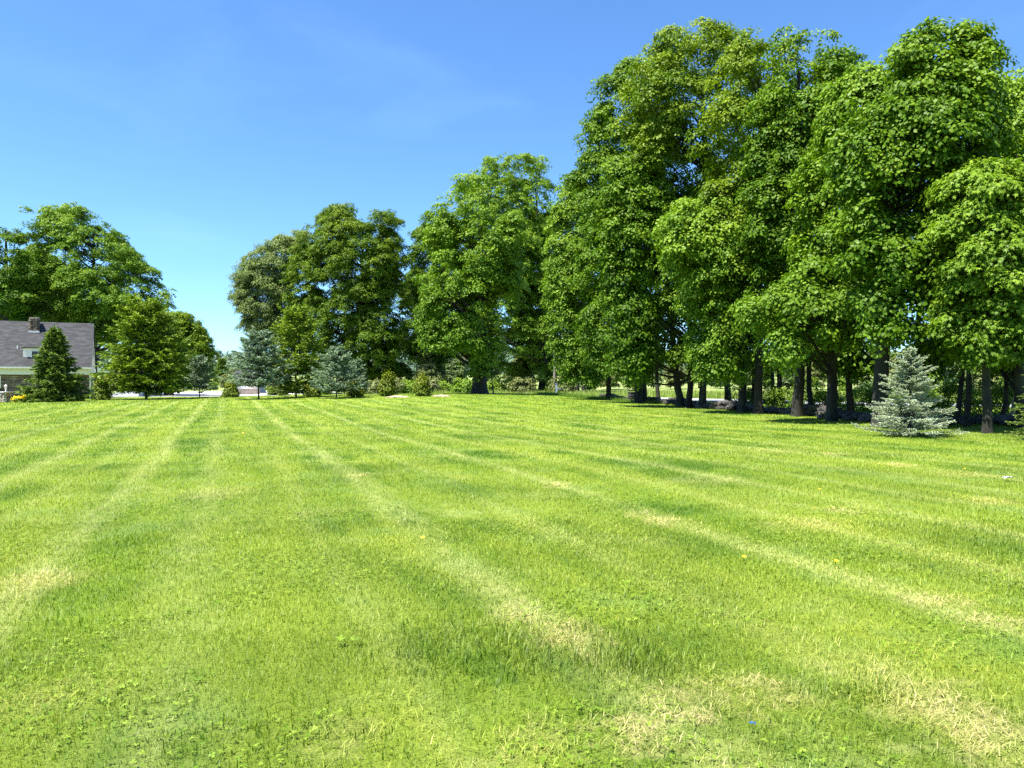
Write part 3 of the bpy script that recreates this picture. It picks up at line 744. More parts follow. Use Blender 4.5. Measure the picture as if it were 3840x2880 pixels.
tree('maple_tree', A(1800, 1477), [(640, 1720, 1860), (760, 1630, 1950), (880, 1580, 1980), (1000, 1550, 1980), (1120, 1550, 1960), (1220, 1560, 1930), (1310, 1590, 1900)],
     'maple_light', 'maple with a massive flared trunk base and bright lower boughs', group=MID, r0=.66, n=1250, rc=1.10, sprays=8, lps=25, leaf=.205, seed=62, gaps=1.5, nlimb=36, rymax=6, cyoff=-1, spray_r=.46, H=17)
tree('maple_tree', A(1745, 1473, 5), [(770, 1590, 1680), (860, 1540, 1720), (960, 1520, 1720), (1080, 1530, 1700), (1200, 1560, 1680), (1350, 1600, 1740), (1450, 1630, 1760)],
     'maple', 'maple at the outer flank of the middle group, slim pale trunk', group=MID, r0=.3, n=589, rc=1.14, sprays=10, lps=22, leaf=.21, seed=63, nlimb=26, rymax=6, bark='bark_pale', spray_r=.46)
tree('maple_tree', A(1850, 1477, -2), [(1290, 1800, 1870), (1350, 1755, 1865), (1410, 1765, 1830)],
     'shrub', 'bright green young maple bough hanging before the massive flared trunk', group=MID, r0=.07, n=30, rc=0.61, sprays=9, lps=14, leaf=.24, seed=64, nlimb=10, H=3.2, rymax=1.5)
tree('maple_tree', A(1360, 1476), [(755, 1250, 1450), (800, 1170, 1495), (880, 1110, 1520), (980, 1070, 1560), (1100, 1060, 1580), (1200, 1060, 1590), (1290, 1100, 1590), (1370, 1180, 1560), (1415, 1290, 1500)],
     'maple_yellow', 'broad dark dome shaped maple standing alone in the centre', group=MID, r0=.5, n=2900, inner=.40, rc=1.14, sprays=8, lps=24, leaf=.21, seed=65, gaps=1.7, nlimb=44, rymax=7.5, spray_r=.46, tint0=-.08)
tree('maple_tree', A(1600, 1470, 6), [(1000, 1500, 1640), (1150, 1480, 1680), (1300, 1490, 1700), (1390, 1540, 1720)],
     'maple', 'dark maple crown wedged in the shade between the dome and the next group', group=MID, r0=.3, n=511, rc=1.14, sprays=10, lps=22, leaf=.21, seed=66, nlimb=20, rymax=6.0, spray_r=.46)
tree('ash_tree', A(1090, 1478, 8), [(850, 1090, 1180), (890, 1010, 1190), (950, 900, 1190), (1010, 870, 1160), (1080, 860, 1140), (1150, 865, 1130), (1220, 900, 1130), (1290, 960, 1140)],
     'ash', 'sparse olive green tree with visible limbs behind the dome maple', 'tree', r0=.4, n=1600, rc=0.84, sprays=8, lps=16, leaf=.24, seed=67, gaps=1.0, nlimb=60, rymax=6, spray_r=.46, lean=(-3.5, 0), inner=.34, shape=OVAL)
tree('maple_tree', A(1690, 1474, 2), [(1340, 1640, 1720), (1380, 1630, 1740), (1410, 1650, 1730)],
     'maple', 'cluster of pale sunlit trunks under the dark middle crowns', group=MID, r0=.28, n=40, rc=0.68, sprays=8, lps=13, leaf=.24, seed=68, nlimb=8, H=4.5, bark='bark_pale', lean=(.8, 0))

# ================================================================== TREES BEHIND THE HOUSE
HSE = 'tall maples behind the house'
tree('maple_tree', A(352, 1488, 12), [(752, 240, 300), (790, 150, 370), (850, 130, 450), (930, 120, 530), (1020, 130, 600), (1100, 150, 640), (1160, 180, 640), (1230, 230, 560), (1290, 280, 480)],
     'maple_light', 'big spreading maple behind the slate roof, highest beside the sky gap', group=HSE, r0=.45, n=1395, rc=1.06, sprays=8, lps=24, leaf=.21, seed=70, gaps=1.7, nlimb=60, rymax=7, spray_r=.46, inner=.22)
tree('maple_tree', A(25, 1492, 14), [(755, 30, 110), (800, -40, 125), (850, -140, 140), (950, -160, 160), (1080, -200, 190), (1180, -200, 200), (1260, -150, 180)],
     'maple', 'dark maple behind the chimney end of the roof', group=HSE, r0=.4, n=2000, rc=1.14, sprays=8, lps=24, leaf=.21, seed=71, gaps=1.7, nlimb=50, rymax=7, spray_r=.46, inner=.22)
tree('maple_tree', A(180, 1488, 22), [(930, 60, 260), (1050, 30, 330), (1170, 60, 330), (1260, 100, 300)],
     'maple', 'shaded maple deep behind the ridge of the roof', group=HSE, r0=.35, n=465, rc=1.14, sprays=9, lps=14, leaf=.3, seed=72, nlimb=30, rymax=6, spray_r=.46)
YARD = 'garden maples beside the green hemlock'
tree('maple_tree', A(640, 1487, 4), [(1160, 600, 690), (1190, 570, 740), (1250, 560, 790), (1320, 580, 805), (1390, 590, 800), (1430, 620, 780)],
     'maple_yellow', 'low dense maple with a thick dark trunk at the sky gap', group=YARD, r0=.36, n=558, rc=0.72, sprays=10, lps=16, leaf=.2, seed=73, nlimb=26, rymax=5.0, tint0=.06)
tree('maple_tree', A(622, 1486, 4.8), [(1190, 560, 640), (1280, 550, 680), (1380, 570, 690), (1430, 590, 680)],
     'maple_yellow', 'leaning thin trunk crossing behind the thick dark trunk', group=YARD, r0=.16, n=139, rc=0.68, sprays=9, lps=14, leaf=.2, seed=74, nlimb=14, rymax=3, lean=(-2.0, 0))

# ================================================================== CONIFERS
conifer('spruce_tree', A(3412, 1636), 'blue_pale', 'pale blue green spruce standing alone on the mown grass by the dark wood', 'spruce', rz=.6,
        H=2.5, R=1.22, h0=.06, nb=125, tw=34, nps=28, nl=.040, nw=.011, seed=80, rise=.02, upturn=.10, droopt=.04, shape=NEEDLE, twl=.36, power=.80, irregular=.20)
conifer('spruce_tree', (14.45, 19.6, tz(14.45, 19.6)), 'norway', 'dark spruce at the picture border with only low branch tips showing', 'spruce',
        H=3.4, R=1.1, h0=.1, nb=160, tw=16, nps=20, nl=.06, nw=.014, seed=81, rise=.0, droopt=.15, upturn=.05, shape=NEEDLE)
def hpx(py0, py1, Y): return (py1 - py0) / F * Y
def con(px, top, base, half, mat, label, seed, name='spruce_tree', cat='spruce', **kw):
    b = A(px, base); Y = b[1]
    H = hpx(top, base, Y) ; R = half / F * Y
    d = dict(H=H, R=R, h0=.25, nb=150, tw=12, nps=6, nl=.22, nw=.075, seed=seed); d.update(kw)
    return conifer(name, b, mat, label, cat, rz=seed, **d)
con(205, 1236, 1506, 112, 'norway', 'dark green drooping spruce in front of the stone house', 82, nb=210, tw=16, hang=.35, droopt=.22, rise=.22, upturn=.04, power=1.0, topk=.03, nps=13, h0=.12, irregular=.22, nl=.24, nw=.085)
con(548, 1165, 1497, 158, 'hemlock', 'large bright green hemlock left of the sky gap', 83, name='hemlock_tree', cat='hemlock', nb=300, tw=15, hang=.3, droopt=.28, rise=.40, upturn=0, power=.42, belly=.2, nps=11, nl=.28, nw=.10, h0=.7, irregular=.2)
con(748, 1338, 1491, 54, 'blue', 'slim blue spruce standing before the low dense maple', 84, nb=95, tw=9, rise=.06, upturn=.06, nl=.17, nw=.05, power=.62, h0=.4, irregular=.3, nps=12)
con(970, 1255, 1497, 118, 'blue', 'largest of the distant blue spruces, with a bare lower stem', 85, nb=180, tw=11, rise=.1, upturn=.08, nl=.19, nw=.055, power=.62, h0=.85, irregular=.24, nps=12)
con(1110, 1180, 1490, 118, 'hemlock', 'dense yellow green spruce just right of the largest blue one', 86, nb=240, hang=.2, droopt=.1, rise=.3, power=.5, nps=8, h0=.3, nl=.24, nw=.08)
con(1262, 1312, 1493, 98, 'blue', 'frosty blue spruce with a pointed tip before the dome maple', 87, nb=140, tw=10, rise=.12, upturn=.08, nl=.17, nw=.052, power=.68, h0=.5, irregular=.24, nps=12)
con(1338, 1354, 1487, 42, 'blue', 'smallest blue spruce, partly behind the frosty pointed one', 88, nb=90, tw=8, rise=.12, nl=.16, nw=.05, power=.6, h0=.3, nps=11)
# yellowish pine behind the middle shade
con(1600, 1295, 1473, 32, 'olive', 'thin sunlit pine glowing in the shade between the maples', 89, name='pine_tree', cat='pine', nb=80, tw=7, nl=.3, nw=.08, power=.5, h0=1)
ARB = 'young arborvitae set out along the lawn edge'
def arb(px, top, base, half, label, seed):
    b = A(px, base); Y = b[1]; H = hpx(top, base, Y); R = half / F * Y
    root = empty('arborvitae', b, seed, label, 'arborvitae', ARB)
    env = ([0, H * .12, H * .35, H * .6, H * .82, H], [0] * 6, [0] * 6, np.array([.7, 1, .95, .68, .36, .08]) * R, np.array([.7, 1, .95, .68, .36, .08]) * R)
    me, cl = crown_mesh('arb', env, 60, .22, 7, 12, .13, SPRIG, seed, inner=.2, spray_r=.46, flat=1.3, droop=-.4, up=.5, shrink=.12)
    link('foliage', me, M['thuja'], root)
    T = Tubes(); T.add([(0, 0, -.05), (0, 0, H * .5), (0, 0, H * .92)], [.05, .035, .01], 7); link('trunk', T.mesh('arbt'), M['bark_con'], root)
arb(383, 1425, 1500, 32, 'small arborvitae beside the house corner', 90)
arb(866, 1436, 1490, 26, 'squat arborvitae near the white paved area', 91)
arb(1455, 1403, 1486, 24, 'golden green arborvitae beside the paler soil mound', 92)
arb(1583, 1413, 1486, 24, 'golden green arborvitae between two bare soil mounds', 93)
arb(1330, 1440, 1488, 24, 'bushy arborvitae at the foot of the smallest blue spruce', 94)
arb(1170, 1448, 1490, 22, 'dark squat arborvitae between the spruces before the dome maple', 95)

# ================================================================== SHRUBS
G = 'yellow shrubs along the house front'
for i, (px, py, wpx, hpx_, lb) in enumerate([(62, 1509, 50, 22, 'low yellow leaved shrub right beside the stone lamp pillar'),
        (112, 1508, 66, 30, 'taller yellow leaved shrub between the pillar and the drooping spruce'),
        (306, 1494, 30, 10, 'tiny yellow shrub by the white corner post of the house'),
        (-12, 1503, 40, 18, 'yellow shrub cut by the picture border beside the pillar')]):
    b = A(px, py); s = b[1] / F
    shrub('golden_shrub', b, wpx * s, hpx_ * s, 'gold', lb, group=G, seed=100 + i, n=30, leaf=.10, lps=10, sprays=6)
G = 'shrubs of the thicket across the road'
THK = [(1400, 1418, 70, 'olive'), (1470, 1412, 80, 'olive'), (1540, 1425, 80, 'shrub'), (1620, 1418, 80, 'olive'), (1665, 1425, 60, 'shrub'), (1740, 1415, 80, 'shrub'),
       (1830, 1425, 80, 'shrub'), (1890, 1405, 100, 'shrub'), (1960, 1410, 100, 'olive'), (2050, 1395, 110, 'shrub'), (2120, 1400, 110, 'olive'), (1310, 1430, 60, 'olive'),
       (1210, 1430, 70, 'shrub'), (1040, 1440, 60, 'olive')]
words = {'olive': 'olive brown', 'shrub': 'fresh green'}
spots = ['under the dome maple shade', 'past the golden arborvitae', 'between the two arborvitae', 'behind the bare sapling', 'beside the pale trunks', 'left of the flared trunk',
         'close to the flared trunk', 'right of the flared trunk', 'before the leaning twin trunks', 'behind the leaning twin trunks', 'behind the utility pole', 'behind the smallest blue spruce',
         'behind the frosty blue spruce', 'behind the largest blue spruce']
for i, (px, top, w, mt) in enumerate(THK):
    Y = 97 + (i * 37 % 5) * .8; X = (px - 1920) / F * Y; Z = tz(X, Y); H = CAMZ + (1440 - top) * Y / F - Z
    shrub('shrub', (X, Y, Z - .05), w * 1.25 * Y / F, H, mt, '%s roadside shrub %s' % (words[mt], spots[i]), group=G, seed=120 + i, n=46, leaf=.22, lps=10, sprays=7, rc=.55)
# nearer green understorey at the right
G = 'bushes beyond the shaded trunks'
US = [(3520, 1480, 110, 30), (3600, 1400, 120, 33), (3680, 1430, 120, 31), (3780, 1420, 120, 32), (3860, 1400, 130, 30), (3560, 1540, 90, 29), (3660, 1550, 110, 28.5), (3740, 1550, 80, 29), (3240, 1430, 110, 42), (3150, 1440, 110, 44), (3480, 1440, 90, 38), (3820, 1545, 100, 28)]
US += [(2790, 1440, 90, 48), (2870, 1420, 90, 46), (2950, 1440, 90, 44), (3030, 1400, 90, 43), (3090, 1450, 90, 40), (3320, 1430, 110, 36), (3400, 1460, 90, 33)]
us_l = ['beyond the pale spruce right tips', 'filling the gap between the leaning and straight trunks', 'seen between the straight trunk and nearest maple', 'behind the thin flecked trunk', 'at the picture border behind the birch',
        'low at the foot of the leaning trunk', 'low between straight trunk and nearest maple', 'low just past the nearest maple trunk', 'dark and leafy left of the pale spruce', 'beside the sunny gap far in the shade', 'tall behind the pale spruce', 'low under the leaning birch', 'behind the leaning maple with lit boughs', 'between two thin shaded trunks', 'behind the mid sized shaded trunk', 'by the widest dark trunk', 'just left of the sunny gap', 'behind the thick trunk by the pale spruce', 'low behind the pale spruce foot']
for i, (px, top, w, Y) in enumerate(US):
    X = (px - 1920) / F * Y; Z = tz(X, Y); H = CAMZ + (1440 - top) * Y / F - Z
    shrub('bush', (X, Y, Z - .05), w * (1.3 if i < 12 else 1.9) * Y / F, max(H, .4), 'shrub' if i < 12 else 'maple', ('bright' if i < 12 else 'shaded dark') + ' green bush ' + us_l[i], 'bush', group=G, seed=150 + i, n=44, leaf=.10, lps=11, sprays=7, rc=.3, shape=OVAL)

# background trees across the road (shared meshes, turned and scaled)
def proto_far(seed, mat, kind):
    H = 9.0
    env = ([1.2, 2.5, 5, 7.5, 9], [0] * 5, [0] * 5, [2.2, 3.4, 3.6, 2.6, .8], [2.2, 3.4, 3.6, 2.6, .8])
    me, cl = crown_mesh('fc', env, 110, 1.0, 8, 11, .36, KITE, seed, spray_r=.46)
    tm = trunk_mesh('ft', 7.5, .18, (0, 0), cl[:14], seed)
    return me, tm, mat
prot = [proto_far(200, 'far', 0), proto_far(201, 'olive', 1), proto_far(202, 'shrub', 2)]
G = 'trees across the road'
far_pts = [(2210, 1370, 112), (2290, 1340, 116), (2380, 1345, 110), (2450, 1360, 116), (2530, 1345, 110), (2620, 1335, 114), (2700, 1340, 108), (2790, 1340, 112), (2870, 1330, 104),
           (2960, 1335, 100), (3060, 1330, 96), (3160, 1320, 92), (3260, 1310, 88), (3380, 1300, 80), (3500, 1290, 74), (3620, 1290, 68), (3740, 1280, 64), (3860, 1270, 60),
           (1700, 1330, 116), (1600, 1350, 112), (1500, 1340, 116), (1830, 1320, 114), (1950, 1330, 112), (2080, 1320, 116), (1400, 1360, 118)]
far_l = ['behind the outermost row trunks', 'beyond the slim pair of trunks', 'beyond the stone pier', 'beyond the thick double trunk', 'beyond the slender straight trunk', 'seen past the V shaped trunks', 'seen past the sunlit bark trunk',
         'deep behind the thin squeezed trunk', 'behind the deep shade stones', 'behind the mid sized shaded trunk', 'behind the widest dark trunk', 'past the sunny gap', 'left of the pale spruce', 'above the pale spruce', 'right of the pale spruce',
         'behind the straight dark trunk', 'behind the nearest maple trunk', 'behind the picture border maple', 'behind the pale trunk cluster', 'behind the glowing pine', 'behind the bare sapling', 'behind the flared trunk', 'behind the bright young bough',
         'behind the utility pole', 'behind the dome maple trunk']
fw = ['dull green', 'olive', 'bright green']
for i, (px, top, Y) in enumerate(far_pts):
    me, tm, mt = prot[i % 3]
    X = (px - 1920) / F * Y; Z = tz(X, Y); H = CAMZ + (1440 - top) * Y / F - Z; s = H / 9.3
    root = empty('small_tree', (X, Y, Z - .1), i * 1.3, '%s small tree across the road %s' % (fw[i % 3], far_l[i]), 'tree', G)
    root.scale = (s * 1.15, s * 1.15, s)
    link('trunk', tm, M['bark'], root); link('crown', me, M[mt], root)
# valley trees seen in the sky gap
G = 'valley trees in the sky gap'
for i, (px, top, Y, mt, lb) in enumerate([(800, 1420, 165, 2, 'golden green tree at the near side of the sky gap valley'), (850, 1395, 190, 1, 'round olive tree in the sky gap valley'), (905, 1392, 178, 0, 'dull green round tree close to the largest blue spruce'),
        (870, 1425, 158, 2, 'bright low tree above the white paved area'), (760, 1390, 185, 1, 'olive tree behind the slim blue spruce'), (940, 1385, 215, 0, 'dull green tree behind the largest blue spruce'), (700, 1400, 170, 0, 'dull tree behind the thick dark garden trunk'),
        (820, 1380, 260, 0, 'distant dull green tree at the top of the sky gap'), (880, 1365, 280, 1, 'highest rounded olive tree below the far ridge')]):
    me, tm, m_ = prot[mt]
    X = (px - 1920) / F * Y; Z = tz(X, Y); H = CAMZ + (1440 - top) * Y / F - Z; s = max(H, 2) / 9.3
    root = empty('valley_tree', (X, Y, Z - .1), i * 1.7, lb, 'tree', G); root.scale = (s * 1.2, s * 1.2, s)
    link('trunk', tm, M['bark'], root); link('crown', me, M[m_], root)
Y = 230; X = (833 - 1920) / F * Y; Z = tz(X, Y)
conifer('valley_spruce', (X, Y, Z), 'norway', 'dark pointed spruce rising in the sky gap valley', 'spruce', H=CAMZ + 88 * Y / F - Z, R=1.9, h0=1, nb=120, tw=8, nps=5, nl=.7, nw=.3, seed=230)

# far wooded ridge
def ridge():
    rng = np.random.default_rng(40); P = []
    xs = np.arange(-620, 700, 9.0)
    pts = []
    for r, (Y, h) in enumerate([(430, 7.0), (470, 13.0), (520, 17.5)]):
        for x in xs + r * 3:
            zz = h * (1 + .16 * math.sin(x * .018 + r) + .08 * math.sin(x * .05))
            pts.append((x + rng.uniform(-3, 3), Y + rng.uniform(-8, 8), zz + 3 + rng.uniform(-1.2, 1.2), rng.uniform(5, 8)))
    pts = np.array(pts); k = np.repeat(np.arange(len(pts)), 150)
    d = rvec(rng, len(k)); d[:, 2] = np.abs(d[:, 2]) * 1.0 - .15; d = norm(d)
    P = pts[k, :3] + d * (pts[k, 3] * rng.uniform(.75, 1.05, len(k)))[:, None]
    V, c, ix = leaf_arrays(P, norm(d + rvec(rng, len(k)) * .5), rvec(rng, len(k)), rng.uniform(1.4, 2.6, len(k)), KITE)
    t = np.clip(rng.random(len(pts))[k] * .6 + rng.random(len(k)) * .4, 0, 1)
    me = mesh_np('distant_wood', V, c, ix, {'tint': np.repeat(t, 4)})
    tag(link('distant_wood', me, M['ridge']), 'distant wooded ridge closing the view', None, kind='stuff')
    # the hill below it
    xx = np.linspace(-700, 780, 80); V = []
    prof = [(400, .0), (430, 6.5), (470, 12.5), (520, 17.5), (600, 20), (800, 18)]
    for Y, h in prof:
        for x in xx: V.append((x, Y, (tz(x, Y) if h == 0 else h * (1 + .16 * math.sin(x * .018) + .08 * math.sin(x * .05))) - (.3 if h == 0 else 1.0)))
    i = np.arange(len(prof) - 1)[:, None] * 80; j = np.arange(79)[None, :]
    q = np.stack([i + j, i + j + 1, i + 80 + j + 1, i + 80 + j], -1).reshape(-1, 4)
    tag(link('hill', mesh_np('hill', np.array(V), np.full(len(q), 4), q.ravel(), smooth=True), M['hillside']), kind='structure')
M['ridge'] = leaf_mat('ridge_leaf', (.085, .135, .085), (.125, .185, .11), (.17, .235, .125), .1)
M['hillside'] = plain_mat('hillside', (.08, .13, .07), .9)
ridge()

# tall grass verge beyond the road
def tall_grass():
    rng = np.random.default_rng(8); n = 70000
    t = rng.random(n)
    pts = np.array([(-14, 95.5), (0, 94), (11, 87), (19, 76), (26, 67), (37, 56), (56, 43)], float)
    seg = np.concatenate([[0], np.cumsum(np.linalg.norm(np.diff(pts, axis=0), axis=1))])
    s = t * seg[-1]; x = np.interp(s, seg, pts[:, 0]); y = np.interp(s, seg, pts[:, 1])
    off = rng.uniform(.3, 13, n) ** 1.0
    x = x + off * .55; y = y + off * .85
    z = terrain(x, y); h = rng.uniform(.35, .95, n) * (.8 + .3 * np.sin(x * .8) * np.sin(y * .9)); yaw = rng.uniform(0, 6.28, n)
    d = np.stack([np.cos(yaw), np.sin(yaw)], 1); s2 = np.stack([-d[:, 1], d[:, 0]], 1); P = np.stack([x, y], 1); w = .03
    V = np.stack([np.column_stack([P - s2 * w, z]), np.column_stack([P + s2 * w, z]), np.column_stack([P + d * (h * .35)[:, None], z + h])], 1).reshape(-1, 3)
    me = mesh_np('meadow_grass', V, np.full(n, 3), np.arange(3 * n), {'tint': np.repeat(rng.random(n), 3)})
    tag(link('meadow_grass', me, M['meadow']), 'tall pale meadow grass on the far roadside verge', None, kind='stuff')
M['meadow'] = leaf_mat('meadow_blade', (.17, .25, .05), (.28, .36, .08), (.42, .45, .16), .4)
tall_grass()
# rough unmown grass under the row and along its edge
def rough_grass():
    rng = np.random.default_rng(9); n = 60000
    ex = np.array([2.5, 4, 5.5, 8, 12, 15, 17, 19, 24], float); ey = np.array([79, 73, 66, 58, 48, 40, 34, 27, 20], float)
    t = rng.random(n) ** 1.0 * 8; x = np.interp(t, np.arange(9), ex); y = np.interp(t, np.arange(9), ey)
    o = rng.exponential(1.0, n) - .25; x = x + o * .8; y = y + o * .6
    z = terrain(x, y); sc = np.clip(y / 40, .55, 1.6)
    h = rng.uniform(.06, .22, n) * (1 + .8 * (rng.random(n) < .1)) * sc ** .4; yaw = rng.uniform(0, 6.28, n)
    d = np.stack([np.cos(yaw), np.sin(yaw)], 1); s2 = np.stack([-d[:, 1], d[:, 0]], 1); P = np.stack([x, y], 1); w = (.009 * sc)[:, None]
    V = np.stack([np.column_stack([P - s2 * w, z]), np.column_stack([P + s2 * w, z]), np.column_stack([P + d * (h * .4)[:, None], z + h])], 1).reshape(-1, 3)
    me = mesh_np('rough_grass', V, np.full(n, 3), np.arange(3 * n), {'tint': np.repeat(rng.random(n), 3)})
    tag(link('rough_grass', me, M['rough']), 'uncut grass along the foot of the shaded tree row', None, kind='stuff')
    # tuft around the pale spruce
M['rough'] = leaf_mat('rough_blade', (.08, .16, .02), (.13, .23, .03), (.22, .31, .05), .4)
rough_grass()

# ================================================================== BARE SAPLING
def sapling():
    b = A(1604, 1483, 3); Y = b[1]; k = Y / F
    r = empty('bare_sapling', b, 0, 'bare pale forked sapling beside the golden arborvitae', 'sapling'); T = Tubes()
    H = 75 * k
    T.add([(0, 0, 0), (0, 0, H * .35), (.0, 0, H * .48)], [.06, .05, .045], 7)
    link('trunk', T.mesh('sap'), M['bark_pale'], r)
    for pts in ([(0, 0, .47), (-.25, 0, .62), (-.42, .1, .85), (-.5, .1, 1.0)], [(0, 0, .47), (.1, 0, .65), (.14, .1, .82)], [(.0, 0, .45), (.3, 0, .53), (.55, 0, .50), (.75, .1, .40)]):
        T = Tubes(); T.add([(p[0] * H * .8, p[1] * H, p[2] * H) for p in pts], np.linspace(.042, .015, len(pts)), 6); link('branch', T.mesh('sb'), M['bark_pale'], r)
sapling()
def dead_branch():
    Y = 45.5; k = Y / F; X = (2560 - 1920) * k; Z = CAMZ + (1440 - 1110) * k; T = Tubes(); rng = np.random.default_rng(3)
    def tw(p, d, L, r, dep):
        n = 5; pts = [np.array(p)]; dd = np.array(d, float)
        for i in range(n): dd = dd + rng.normal(size=3) * .22; dd /= np.linalg.norm(dd); pts.append(pts[-1] + dd * L / n)
        T.add(pts, np.linspace(r, r * .4, n + 1), 5)
        if dep:
            for _ in range(3):
                q = pts[rng.integers(2, n)]; tw(q, dd + rng.normal(size=3) * .7, L * .6, r * .55, dep - 1)
    tw((X + .9, Y, Z), (-1, 0, -.1), 1.3, .03, 2); tw((X + .9, Y, Z), (-.6, 0, -.7), .8, .02, 1)
    tag(link('dead_branch', T.mesh('dead_branch'), M['bark_pale']), 'bare grey dead branch hanging in the dark hollow of the row', 'branch')
dead_branch()

# ================================================================== STONE WALL, PIER, POSTS
def stone(bm, c, s, rng, sub=1):
    g = bmesh.ops.create_icosphere(bm, subdivisions=sub, radius=1)
    a = rng.uniform(0, 6.28); R = Matrix.Rotation(a, 3, 'Z') @ Matrix.Rotation(rng.uniform(-.3, .3), 3, 'X')
    for v in g['verts']:
        p = v.co.copy(); p = Vector([math.copysign(abs(t) ** .6, t) for t in p]) * (1 + rng.uniform(-.12, .12))
        v.co = R @ Vector((p.x * s[0], p.y * s[1], p.z * s[2])) + Vector(c)
def bm_obj(name, bm, mat, parent=None, loc=None, rz=0):
    me = bpy.data.meshes.new(name); bm.to_mesh(me); bm.free(); return link(name, me, mat, parent, loc, rz)
def stone_mat(name, cols, scale=4):
    m = bpy.data.materials.new(name); t = NT(m); g = t.n('ShaderNodeNewGeometry')
    ri = t.ramp(g.outputs['Random Per Island'], [(i / max(1, len(cols) - 1), c) for i, c in enumerate(cols)])
    n = t.noise(g.outputs['Position'], scale * 3, 6, .65)
    c = t.mix(1.0, ri, t.ramp(n, [(.3, (.6, .6, .6)), (.7, (1.1, 1.1, 1.1))]), 'MULTIPLY')
    p = t.n('ShaderNodeBsdfPrincipled'); t.l(c, p.inputs['Base Color']); p.inputs['Roughness'].default_value = .9
    b = t.n('ShaderNodeBump'); b.inputs['Strength'].default_value = .6; b.inputs['Distance'].default_value = .03; t.l(n, b.inputs['Height']); t.l(b.outputs[0], p.inputs['Normal'])
    t.out(p.outputs[0]); return m
M['fieldstone'] = stone_mat('fieldstone', [(.03, .028, .025), (.07, .065, .055), (.045, .042, .038), (.12, .11, .10), (.05, .045, .04)])
M['pillar_stone'] = stone_mat('pillar_stone', [(.42, .34, .27), (.66, .58, .48), (.50, .36, .28), (.72, .66, .58), (.36, .27, .22), (.60, .52, .42)])
M['chimney_stone'] = stone_mat('chimney_stone', [(.10, .06, .045), (.26, .20, .15), (.15, .09, .07), (.34, .27, .21), (.08, .05, .04)])
def rubble():
    bm = bmesh.new(); rng = np.random.default_rng(5)
    line = [A(2230, 1494), A(2300, 1502), A(2370, 1508), A(2440, 1512), A(2520, 1524), A(2620, 1534), A(2740, 1543), A(2860, 1552), A(2980, 1560), A(3100, 1572), A(3260, 1592), A(3420, 1600), A(3560, 1590), A(3700, 1592), A(3860, 1610)]
    L = np.array([(p[0] + .9, p[1] + .8) for p in line]); seg = np.concatenate([[0], np.cumsum(np.linalg.norm(np.diff(L, axis=0), axis=1))])
    n = 620
    for i in range(n):
        s = rng.uniform(0, seg[-1]); x = np.interp(s, seg, L[:, 0]); y = np.interp(s, seg, L[:, 1])
        lvl = rng.random(); x += rng.normal() * .28 * (1 - lvl * .6); y += rng.normal() * .28 * (1 - lvl * .6)
        r = rng.uniform(.10, .24)
        stone(bm, (x, y, tz(x, y) + .05 + lvl * .42 * (.7 + .3 * math.sin(s * .8))), (r * 1.4, r, r * .65), rng)
    bm_o = bm_obj('stone_wall', bm, M['fieldstone']); tag(bm_o, 'low tumbled fieldstone wall running under the shaded trees', 'wall')
rubble()
def pier():
    b = A(2372, 1506); k = b[1] / F; bm = bmesh.new(); rng = np.random.default_rng(6)
    H = 40 * k; W = 30 * k
    for z in np.arange(.1, H, .18):
        for sx in np.linspace(-W / 2 + .12, W / 2 - .12, 3):
            for sy in (-.22, .22): stone(bm, (sx + rng.uniform(-.03, .03), sy, z), (.13, .16, .10), rng)
    r = empty('stone_pier', b, .1, 'short square fieldstone pier between the thick double trunk and the road', 'pier')
    bm_obj('shaft', bm, M['fieldstone'], r); bm = bmesh.new(); box(bm, (0, 0, H + .04), (W + .1, .62, .09)); bev(bm, .02); bm_obj('cap', bm, M['fieldstone'], r)
def box(bm, c, s, rot=None):
    g = bmesh.ops.create_cube(bm, size=1); 
    for v in g['verts']:
        p = Vector((v.co.x * s[0], v.co.y * s[1], v.co.z * s[2]))
        if rot: p = rot @ p
        v.co = p + Vector(c)
    return g['verts']
def bev(bm, w): bmesh.ops.bevel(bm, geom=list(bm.edges), offset=w, segments=2, affect='EDGES')
pier()
M['white'] = plain_mat('white_paint', (.92, .80, .76), .5, .03, 3)
M['bluegrey'] = plain_mat('weathered_blue_paint', (.38, .46, .56), .5, .05, 6)
M['glass'] = plain_mat('dark_window_glass', (.008, .010, .012), .06, .1, 2)
M['iron'] = plain_mat('black_iron', (.02, .02, .022), .4, .1, 9, metal=.6)
M['wood'] = bark_mat('weathered_timber', (.13, .10, .085), (.30, .25, .22), 3)
def post():
    b = A(2087, 1482, 3); k = b[1] / F; H = 42 * k
    r = empty('mailbox_post', b, .3, 'pale blue post with a bracket arm beside the leaning twin trunks', 'post')
    bm = bmesh.new(); box(bm, (0, 0, H / 2 - .02), (.14, .14, H)); bev(bm, .01); bm_obj('post', bm, M['bluegrey'], r)
    bm = bmesh.new(); box(bm, (.28, 0, H * .55), (.42, .08, .08)); bm_obj('bracket', bm, M['bluegrey'], r)
    bm = bmesh.new(); box(bm, (0, 0, H + .02), (.2, .2, .05)); bev(bm, .015); bm_obj('cap', bm, M['bluegrey'], r)
post()
def pole():
    Y = 97; k = Y / F; X = (2079 - 1920) * k; Z = tz(X, Y)
    r = empty('utility_pole', (X, Y, Z), 0, 'pale brown wooden utility pole across the road among leaves', 'pole')
    T = Tubes(); T.add([(0, 0, -.2), (.02, 0, 4), (.0, 0, 8.5)], [.17, .15, .12], 10, cap=True); link('shaft', T.mesh('ps'), M['bark_pale'], r)
    bm = bmesh.new(); box(bm, (0, 0, 7.9), (2.1, .12, .12)); bm_obj('crossarm', bm, M['wood'], r)
pole()

